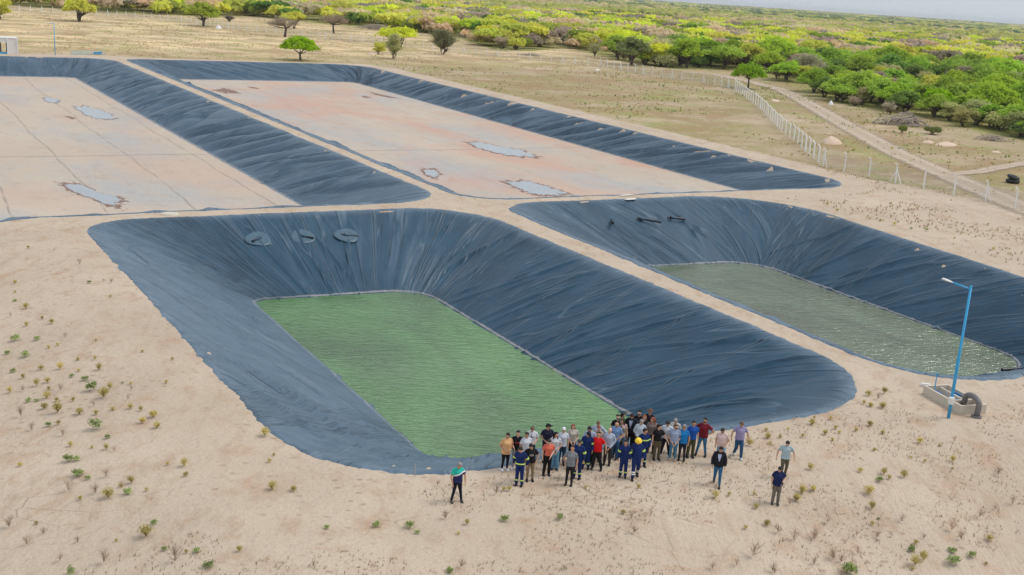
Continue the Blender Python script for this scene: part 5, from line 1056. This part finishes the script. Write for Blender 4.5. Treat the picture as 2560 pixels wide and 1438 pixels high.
PRINT = {'red': m_print('print_red', [BLK, (.55, .03, .03), BLK, (.30, .05, .04)]), 'multi': m_print('print_multi', [(.02, .25, .6), (.7, .4, .03), BLK, (.6, .6, .5)]), 'bluered': m_print('print_blue_red', [(.2, .33, .6), WHT, (.65, .12, .08), (.25, .35, .6)]), 'white': m_print('print_white', [BLK, (.6, .6, .55), BLK, (.4, .4, .36)])}
def person(label, px, py, mode, sk, arms, legs, head, top, bot, hr=('short', 'blk'), b=0, fem=0, sleeve='short', hem=.90, cut='reg', shoe=BLK, ex=(), h=1.75, turn=0, prn=None, group='people gathered on the sand'):
    S = h/1.75; b = b+.12
    if isinstance(arms, str): arms = (arms, arms)
    if mode == 'f': g = G(px, py)
    else:
        z = 0.0
        for _ in range(4): p = un(px, py, z+h*1.0); z = float(land(p[0], p[1]))
        g = np.array([p[0], p[1], z])
    s1 = sdist([g[0]], [g[1]], COARSE['P1'])[0]
    if s1 > -.35: g[1] -= s1+.35; g[2] = float(land(g[0], g[1]))
    d = -g[:2]/np.linalg.norm(g[:2]); rj = np.random.RandomState(int(px*7+py)); yaw = math.atan2(d[0], -d[1])+R(turn+rj.uniform(-11, 11))
    o = link('person', None, loc=(g[0], g[1], g[2]+.005), rot=(rj.uniform(-.025, .03), rj.uniform(-.03, .03), yaw), scale=(S*rj.uniform(.97, 1.05), S*rj.uniform(.97, 1.05), S), label=label, cat='person', group=group)
    link('body', body(arms, legs, head, b, fem), parent=o, color=SK[sk])
    cover = 'cover' in ex; jacket = 'jacket' in ex
    infl = .02 if (cover or jacket) else .014
    if label.startswith('lone'): me = shirt(arms, b, fem, sleeve, hem, infl).copy(); me.materials.clear(); me.materials.append(M_POLO); link('shirt', me, parent=o)
    elif jacket:
        link('jacket', shirt(arms, b, fem, 'long', .84, .022), parent=o, color=top); m = MB(); dp = .172*(.72+b*.3)+.028
        m.add([(-.075, -dp*.86, 1.43), (.075, -dp*.86, 1.43), (.05, -dp-.012, 1.28), (0, -dp-.014, 1.10), (-.05, -dp-.012, 1.28)], [(0, 4, 2, 1), (4, 3, 2)]); m.add([(-.075, -dp*.86+.02, 1.43), (.075, -dp*.86+.02, 1.43), (.05, -dp+.01, 1.28), (0, -dp+.008, 1.10), (-.05, -dp+.01, 1.28)], [(0, 1, 2, 4), (4, 2, 3)]); link('shirt_front', m.mesh('shirt_front', M_CLOTH), parent=o, color=(.55, .62, .78))
    else: link('shirt', shirt(arms, b, fem, sleeve, hem, infl), parent=o, color=top)
    link('trousers', trousers(legs, b, fem, cut), parent=o, color=bot)
    for i in (0, 1): link('shoe', shoes(legs, i), parent=o, color=shoe)
    if hr: link('hair', hair(head, hr[0]), parent=o, color=HC[hr[1]])
    for e in ex:
        if e[:4] in ('cap_', 'hat_'): link('cap' if e[:3] == 'cap' else 'hat', acc(e[:3], head), parent=o, color={'w': (.75, .75, .76), 'k': (.014, .014, .02), 'n': (.05, .05, .05), 'b': (.16, .09, .06)}[e[4]])
        if e == 'helmet': link('hard_hat', acc('helmet', head), parent=o)
        if e == 'glasses': link('sunglasses', acc('glasses', head), parent=o)
        if e == 'beard': link('beard', acc('beard', head), parent=o, color=HC['dbr'])
        if e == 'tie': m = MB(); dp = .172*.72+.035; m.box((0, -dp, 1.40), (.03, .012, .035)); m.tube([(0, -dp-.004, 1.385), (0, -dp-.015, 1.25), (0, -dp-.008, 1.12)], [.012, .028, .03], 8, flat=(1, .25)); link('tie', m.mesh('tie', M_CLOTH, True), parent=o, color=(.02, .025, .08))
        if e == 'collar' : m = MB(); m.tube([(0, .005, 1.435), (0, .0, 1.485)], [.086, .074], 16, cap=False); link('collar', m.mesh('collar', M_CLOTH, True), parent=o, color=(.5, .03, .03) if cover else top)
        if e == 'phone': el, wr = ARM[arms[0]]; m = MB(); m.box((wr[0]-.01, wr[1]-.09, wr[2]+.0), (.07, .012, .14)); ph = link('phone', m.mesh('phone', M_BLK), loc=None, parent=o)
    if prn: m = MB(); dp = .17*(.72+b*.35)+.028; m.box((0, -dp-.012, 1.27), (.17, .012, .075)); link('chest_print', m.mesh('chest_print', PRINT[prn]), parent=o)
    if cover:
        mt = M_BANDW if 'wband' in ex else M_BAND
        for i, s in enumerate((1, -1)):
            el, wr = ARM[arms[i]]; el = np.array(el)*[s, 1, 1]; el[0] += s*b*.05; sh = np.array([s*.172, .005, 1.405])
            if 'chest' not in ex:
                for t in (.62, .80): link('reflective_band', band(sh, el, .092, .080, t, .042), parent=o)
            kn, an = LEG[legs][i]
            for t in ((.42, .62) if 'wband' in ex else (.58,)): link('reflective_band', band(kn, an, .084, .072, t, .055, mt), parent=o)
        if 'chest' in ex or 'waist' in ex:
            z_ = 1.27 if 'chest' in ex else 1.02; m = MB(); m.tube([(0, 0, z_-.028), (0, 0, z_+.028)], .205, 22, flat=(1.02+b*.30, .78+b*.55), cap=False); link('reflective_band', m.mesh('reflective_band', M_BAND, True), parent=o)
            if 'chest' in ex:
                for i, s in enumerate((1, -1)): el = np.array(ARM[arms[i]][0])*[s, 1, 1]; link('reflective_band', band((s*.172, .005, 1.405), el, .092, .080, .5, .042), parent=o)
    return o
P = person; L_, D_ = 'long', 'down'
P('woman in a loose peach blouse and black leggings at the left end of the crowd', 1261, 1176, 'f', 'm', 'clasp', 'stand', 'right', (.80, .46, .22), BLK, ('tail', 'blk'), .55, 1, 'short', .80, 'tight', WHT, (), 1.72, 12)
P('young man in a black t-shirt with a red print and grey jeans, arms folded', 1287, 1173, 'f', 'l', 'phone', 'stand', 'front', BLK, (.30, .33, .37), ('short', 'blk'), 0, 0, 'short', .88, 'slim', WHT, (), 1.78, 5, 'red')
P('man in a white shirt and dark tie standing behind the left group', 1318, 1056, 'h', 'p', 'clasp', 'stand', 'down', WHT, DJEAN, ('short', 'lbr'), .2, 0, 'short', .92, 'reg', BLK, ('tie', 'collar'), 1.78)
P('man in a plain white t-shirt looking aside behind the man in coveralls', 1319, 1081, 'h', 'm', 'down', 'stand', 'right', (.70, .72, .78), GRYC, ('short', 'dbr'), .3, 0, 'short', .86, 'reg', WHT, (), 1.76, 25)
P('worker in blue coveralls with a reflective waist band, head bowed, front left', 1297, 1214, 'f', 'm', 'back', 'stand', 'downr', WORK, WORK, ('short', 'blk'), 0, 0, L_, .90, 'reg', BLK, ('cover', 'waist'), 1.74, -10)
P('man in a black polo with a coloured chest print and khaki trousers', 1324, 1202, 'f', 'm', 'pocket', 'stand', 'downr', BLK, KHA, ('short', 'blk'), .3, 0, 'short', .88, 'slim', BLK, ('collar',), 1.72, 18, 'multi')
P('man in a dark navy polo and black cap looking to the right', 1372, 1060, 'h', 'm', 'clasp', 'stand', 'left', (.016, .018, .045), BLK, ('short', 'blk'), .35, 0, 'short', .88, 'reg', BLK, ('cap_k', 'collar'), 1.78, 20)
P('woman in a coral t-shirt and black flared trousers', 1365, 1188, 'f', 'p', ('clasp', 'down'), 'stand', 'downr', (.85, .19, .12), BLK, ('tail', 'dbr'), 0, 1, 'short', .97, 'reg', BLK, (), 1.68, 15)
P('woman in a white shirt and wide light blue jeans with long dark hair', 1385, 1173, 'f', 'l', 'low', 'stand', 'left', (.72, .74, .78), LJEAN, ('long', 'blk'), .1, 1, 'short', .94, 'wide', NAVY, (), 1.70, 12)
P('man in a white cap and printed white t-shirt with dark jeans', 1402, 1161, 'f', 'm', 'down', 'stand', 'front', (.68, .72, .82), DJEAN, None, .1, 0, 'short', .88, 'reg', BLK, ('cap_w',), 1.72, 0, 'bluered')
P('woman with auburn curls and sunglasses in a beige top', 1435, 1062, 'h', 'p', 'low', 'stand', 'front', (.58, .54, .46), BLK, ('bob', 'red'), .15, 1, 'short', .92, 'slim', BLK, ('glasses',), 1.70)
P('man in a grey t-shirt and black track trousers at the front of the crowd', 1421, 1213, 'f', 'm', ('down', 'pocket'), 'stand', 'up', (.23, .25, .27), (.018, .018, .02), ('short', 'dbr'), .3, 0, 'short', .88, 'slim', BLK, (), 1.76, -8)
P('worker in navy coveralls with a dark cap right behind the man in grey', 1441, 1196, 'f', 'm', 'down', 'stand', 'front', WORK, WORK, None, .1, 0, L_, .90, 'reg', BLK, ('cover', 'cap_n'), 1.76, -12)
P('worker in navy coveralls and a logo cap left of the man in red', 1463, 1171, 'f', 'm', 'down', 'stand', 'downl', WORK, WORK, ('short', 'blk'), .1, 0, L_, .90, 'reg', BLK, ('cover', 'cap_k'), 1.74, -5)
P('dark-haired man in a light blue shirt bowing his head behind the workers', 1479, 1066, 'h', 'm', 'down', 'stand', 'downr', (.45, .53, .72), BLK, ('short', 'blk'), .1, 0, 'short', .9, 'reg', BLK, ('collar',), 1.74)
P('man with receding hair in a pale blue shirt leaning at the back left', 1495, 1050, 'h', 'm', 'hip', 'stand', 'down', (.50, .58, .74), DJEAN, ('short', 'lbr'), .2, 0, L_, .9, 'reg', BLK, (), 1.76, -10)
P('woman with bronze hair in a beige top behind the man in red', 1497, 1065, 'h', 'm', 'clasp', 'stand', 'front', (.48, .38, .32), BLK, ('short', 'red'), .2, 1, 'short', .9, 'slim', BLK, (), 1.68)
P('man in a bright red t-shirt and black trousers at the middle of the crowd', 1491, 1174, 'f', 'm', 'out', 'wide', 'up', (.80, .008, .012), (.014, .014, .016), ('short', 'blk'), .3, 0, 'short', .86, 'reg', BLK, (), 1.74, 0)
P('old white-haired man in a pale blue long-sleeved shirt and dark brown trousers', 1516, 1162, 'f', 'p', 'low', 'stand', 'front', (.48, .56, .68), (.045, .038, .034), ('bald', 'wht'), .25, 0, L_, .92, 'reg', BLK, (), 1.74, 0)
P('bald man in a blue short-sleeved shirt and jeans, hands raised before him', 1534, 1147, 'f', 'm', 'clasp', 'stand', 'down', (.22, .36, .62), JEAN, ('bald', 'lbr'), .25, 0, 'short', .88, 'reg', BLK, ('collar',), 1.78, -10)
P('man in a dark green top turned away at the back of the crowd', 1546, 1028, 'h', 'm', ('down', 'hip'), 'stand', 'left', (.01, .11, .045), BLK, ('short', 'blk'), .1, 0, L_, .9, 'reg', BLK, (), 1.78, 40)
P('bearded man in a black top right in front of the man in green', 1548, 1038, 'h', 'p', 'down', 'stand', 'front', BLK, BLK, ('short', 'dbr'), .1, 0, 'short', .9, 'reg', BLK, ('beard',), 1.78)
P('woman in an olive dress top and sunglasses with black trousers', 1547, 1056, 'h', 'p', 'low', 'stand', 'downl', (.095, .085, .022), BLK, ('long', 'dbr'), 0, 1, 'short', .80, 'slim', BLK, ('glasses',), 1.68, 5)
P('brown-haired woman in a pale floral blouse left of the man in the suit', 1559, 1048, 'h', 'l', 'down', 'stand', 'right', (.58, .40, .38), (.12, .20, .32), ('long', 'brn'), 0, 1, 'short', .86, 'slim', BLK, (), 1.68, 10)
P('tall man in a dark suit jacket over a white shirt, looking down', 1580, 1031, 'h', 'm', 'down', 'stand', 'down', (.014, .018, .035), BLK, ('short', 'blk'), .1, 0, L_, .84, 'reg', BLK, ('jacket',), 1.84, 0)
P('bearded man in a black t-shirt at the back behind the man in the suit', 1595, 1024, 'h', 'p', 'down', 'stand', 'front', BLK, BLK, ('short', 'blk'), .15, 0, 'short', .9, 'reg', BLK, ('beard',), 1.78, 0, 'white')
P('man in a brown brimmed hat and black shirt at the back of the crowd', 1621, 1022, 'h', 'm', 'down', 'stand', 'front', (.02, .015, .02), BLK, ('bald', 'dbr'), .1, 0, 'short', .9, 'reg', BLK, ('hat_b',), 1.78)
P('red-haired woman with sunglasses and a black top at the back of the crowd', 1613, 1038, 'h', 'p', 'down', 'stand', 'front', BLK, BLK, ('bob', 'red'), .1, 1, 'short', .9, 'slim', BLK, ('glasses',), 1.70)
P('grey-haired man in a white shirt behind the worker with the reflective chest band', 1605, 1048, 'h', 'l', 'clasp', 'stand', 'downl', (.60, .66, .74), BLK, ('short', 'gry'), .25, 0, L_, .9, 'reg', BLK, ('collar',), 1.76)
P('woman in a mauve sweater with long reddish-brown hair', 1634, 1044, 'h', 'l', 'down', 'stand', 'right', (.30, .22, .20), BLK, ('long', 'red'), 0, 1, L_, .92, 'slim', BLK, (), 1.70, 8)
P('young woman in a black t-shirt and olive trousers reaching out her arm', 1640, 1149, 'f', 'l', ('reach', 'down'), 'stand', 'left', BLK, (.13, .105, .060), ('tail', 'blk'), .05, 1, 'short', .95, 'reg', BLK, (), 1.68, 12)
P('man in a crisp white shirt and black trousers behind the reaching woman', 1661, 1141, 'f', 'm', 'down', 'wide', 'down', (.72, .76, .82), (.012, .014, .03), ('short', 'blk'), .1, 0, 'short', .9, 'reg', WHT, ('collar',), 1.76, 0)
P('grey-haired man in a cream t-shirt half hidden behind the man with clasped hands', 1689, 1044, 'h', 'm', 'down', 'stand', 'down', (.66, .64, .60), DJEAN, ('short', 'gry'), .15, 0, 'short', .9, 'reg', BLK, (), 1.74)
P('man in a blue-grey checked shirt and light jeans with hands clasped low', 1680, 1150, 'f', 'l', 'low', 'stand', 'left', (.34, .42, .58), (.085, .24, .40), ('short', 'lbr'), .4, 0, 'short', .90, 'slim', (.55, .40, .28), ('beard', 'collar'), 1.74, -5)
P('man in a bright blue polo, sunglasses and black jeans', 1703, 1151, 'f', 'm', 'down', 'stand', 'front', (.012, .22, .58), (.018, .024, .036), ('short', 'gry'), .35, 0, 'short', .88, 'slim', BLK, ('glasses', 'collar'), 1.72, 5)
P('man in a royal blue polo and olive trousers', 1724, 1143, 'f', 'm', 'down', 'stand', 'front', (.012, .10, .42), (.085, .085, .035), ('short', 'blk'), .15, 0, 'short', .90, 'reg', BLK, ('collar',), 1.74, 8)
P('heavy bearded man in a maroon polo and blue jeans, hands on hips', 1751, 1139, 'f', 'm', 'hip', 'wide', 'front', (.20, .010, .025), (.055, .19, .34), ('short', 'blk'), .45, 0, 'short', .88, 'slim', BLK, ('beard', 'collar'), 1.84, 0)
P('man in a pale pink polo looking down behind the man in the dark blazer', 1811, 1069, 'h', 'm', ('clasp', 'down'), 'walk', 'down', (.78, .58, .54), (.16, .35, .55), ('short', 'dbr'), .5, 0, 'short', .86, 'reg', BLK, ('glasses', 'collar'), 1.78, -10)
P('man in a lavender shirt and blue jeans walking right of the crowd', 1843, 1143, 'f', 'm', 'out', 'walk', 'down', (.36, .32, .52), (.030, .095, .20), ('short', 'lbr'), .4, 0, 'short', .88, 'reg', (.6, .6, .58), ('collar',), 1.76, 5)
P('man in a dark blazer over a light shirt and blue jeans strolling forward', 1791, 1212, 'f', 'm', 'down', 'walk', 'downl', (.016, .016, .024), (.030, .13, .27), ('short', 'dbr'), .1, 0, L_, .84, 'slim', (.03, .02, .015), ('jacket',), 1.80, 4)
P('worker in navy coveralls and a yellow hard hat with white bands on the legs', 1587, 1194, 'f', 'm', 'down', 'step', 'down', WORK, WORK, None, .3, 0, L_, .90, 'reg', BLK, ('cover', 'wband', 'helmet'), 1.84, 0)
P('young worker in navy coveralls with a red collar left of the yellow hard hat', 1556, 1193, 'f', 'm', 'down', 'stand', 'front', WORK, WORK, ('short', 'blk'), 0, 0, L_, .90, 'reg', BLK, ('cover', 'collar'), 1.72, -5)
P('worker in navy coveralls with a yellow chest band behind the yellow hard hat', 1604, 1166, 'f', 'm', 'down', 'stand', 'left', WORK, WORK, ('short', 'blk'), .15, 0, L_, .90, 'reg', BLK, ('cover', 'chest'), 1.78, 10)
P('man in a pale aqua polo and olive trousers walking behind the man in navy', 1957, 1192, 'f', 'l', 'out', 'step', 'down', (.45, .58, .62), (.14, .12, .075), ('short', 'blk'), .15, 0, 'short', .88, 'slim', BLK, ('collar',), 1.74, 12)
P('heavy man in a navy t-shirt and grey trousers looking down at a phone', 1937, 1260, 'f', 'l', ('phone', 'down'), 'stand', 'down', (.010, .020, .090), (.20, .17, .14), ('short', 'blk'), .55, 0, 'short', .88, 'reg', (.06, .06, .06), ('phone', 'glasses'), 1.72, 12)
P('lone grey-haired man in a teal, white and navy polo at the left of the sand', 1141, 1255, 'f', 'm', 'fwd', 'wide', 'downl', (.01, .42, .33), (.010, .012, .025), ('short', 'gry'), .25, 0, 'short', .88, 'slim', (.05, .05, .05), (), 1.72, 22)

# ---------------------------------------------------------------- labels that would repeat get their place in the row
from collections import defaultdict
ORD = ['leftmost', 'second from left', 'third from left', 'fourth from left', 'fifth from left', 'sixth from left', 'seventh from left', 'eighth from left', 'ninth from left', 'tenth from left']+['%dth from left' % i for i in range(11, 60)]
same = defaultdict(list)
for o in COL.objects:
    if o.parent is None and 'label' in o.keys() and 'kind' not in o.keys(): same[o['label']].append(o)
for lb_, os_ in same.items():
    if len(os_) > 1:
        os_.sort(key=lambda o: float(proj(o.location.x, o.location.y, o.location.z)[0]))
        for i, o in enumerate(os_): o['label'] = lb_+', '+('rightmost' if i == len(os_)-1 else ORD[i])

# ---------------------------------------------------------------- air
hm = bpy.data.materials.new('haze'); hm.use_nodes = True; ht = hm.node_tree; ht.nodes.remove(ht.nodes['Principled BSDF']); pv = ht.nodes.new('ShaderNodeVolumePrincipled')
pv.inputs['Color'].default_value = (.93, .96, 1, 1); pv.inputs['Density'].default_value = 7e-5; pv.inputs['Anisotropy'].default_value = .2; ht.links.new(pv.outputs[0], ht.nodes['Material Output'].inputs['Volume'])
m = MB(); m.box((4000, 6500, 18), (26800, 19800, 62)); link('haze', m.mesh('haze', hm), kind='stuff', label='thin pale haze over the far scrub', cat='haze')
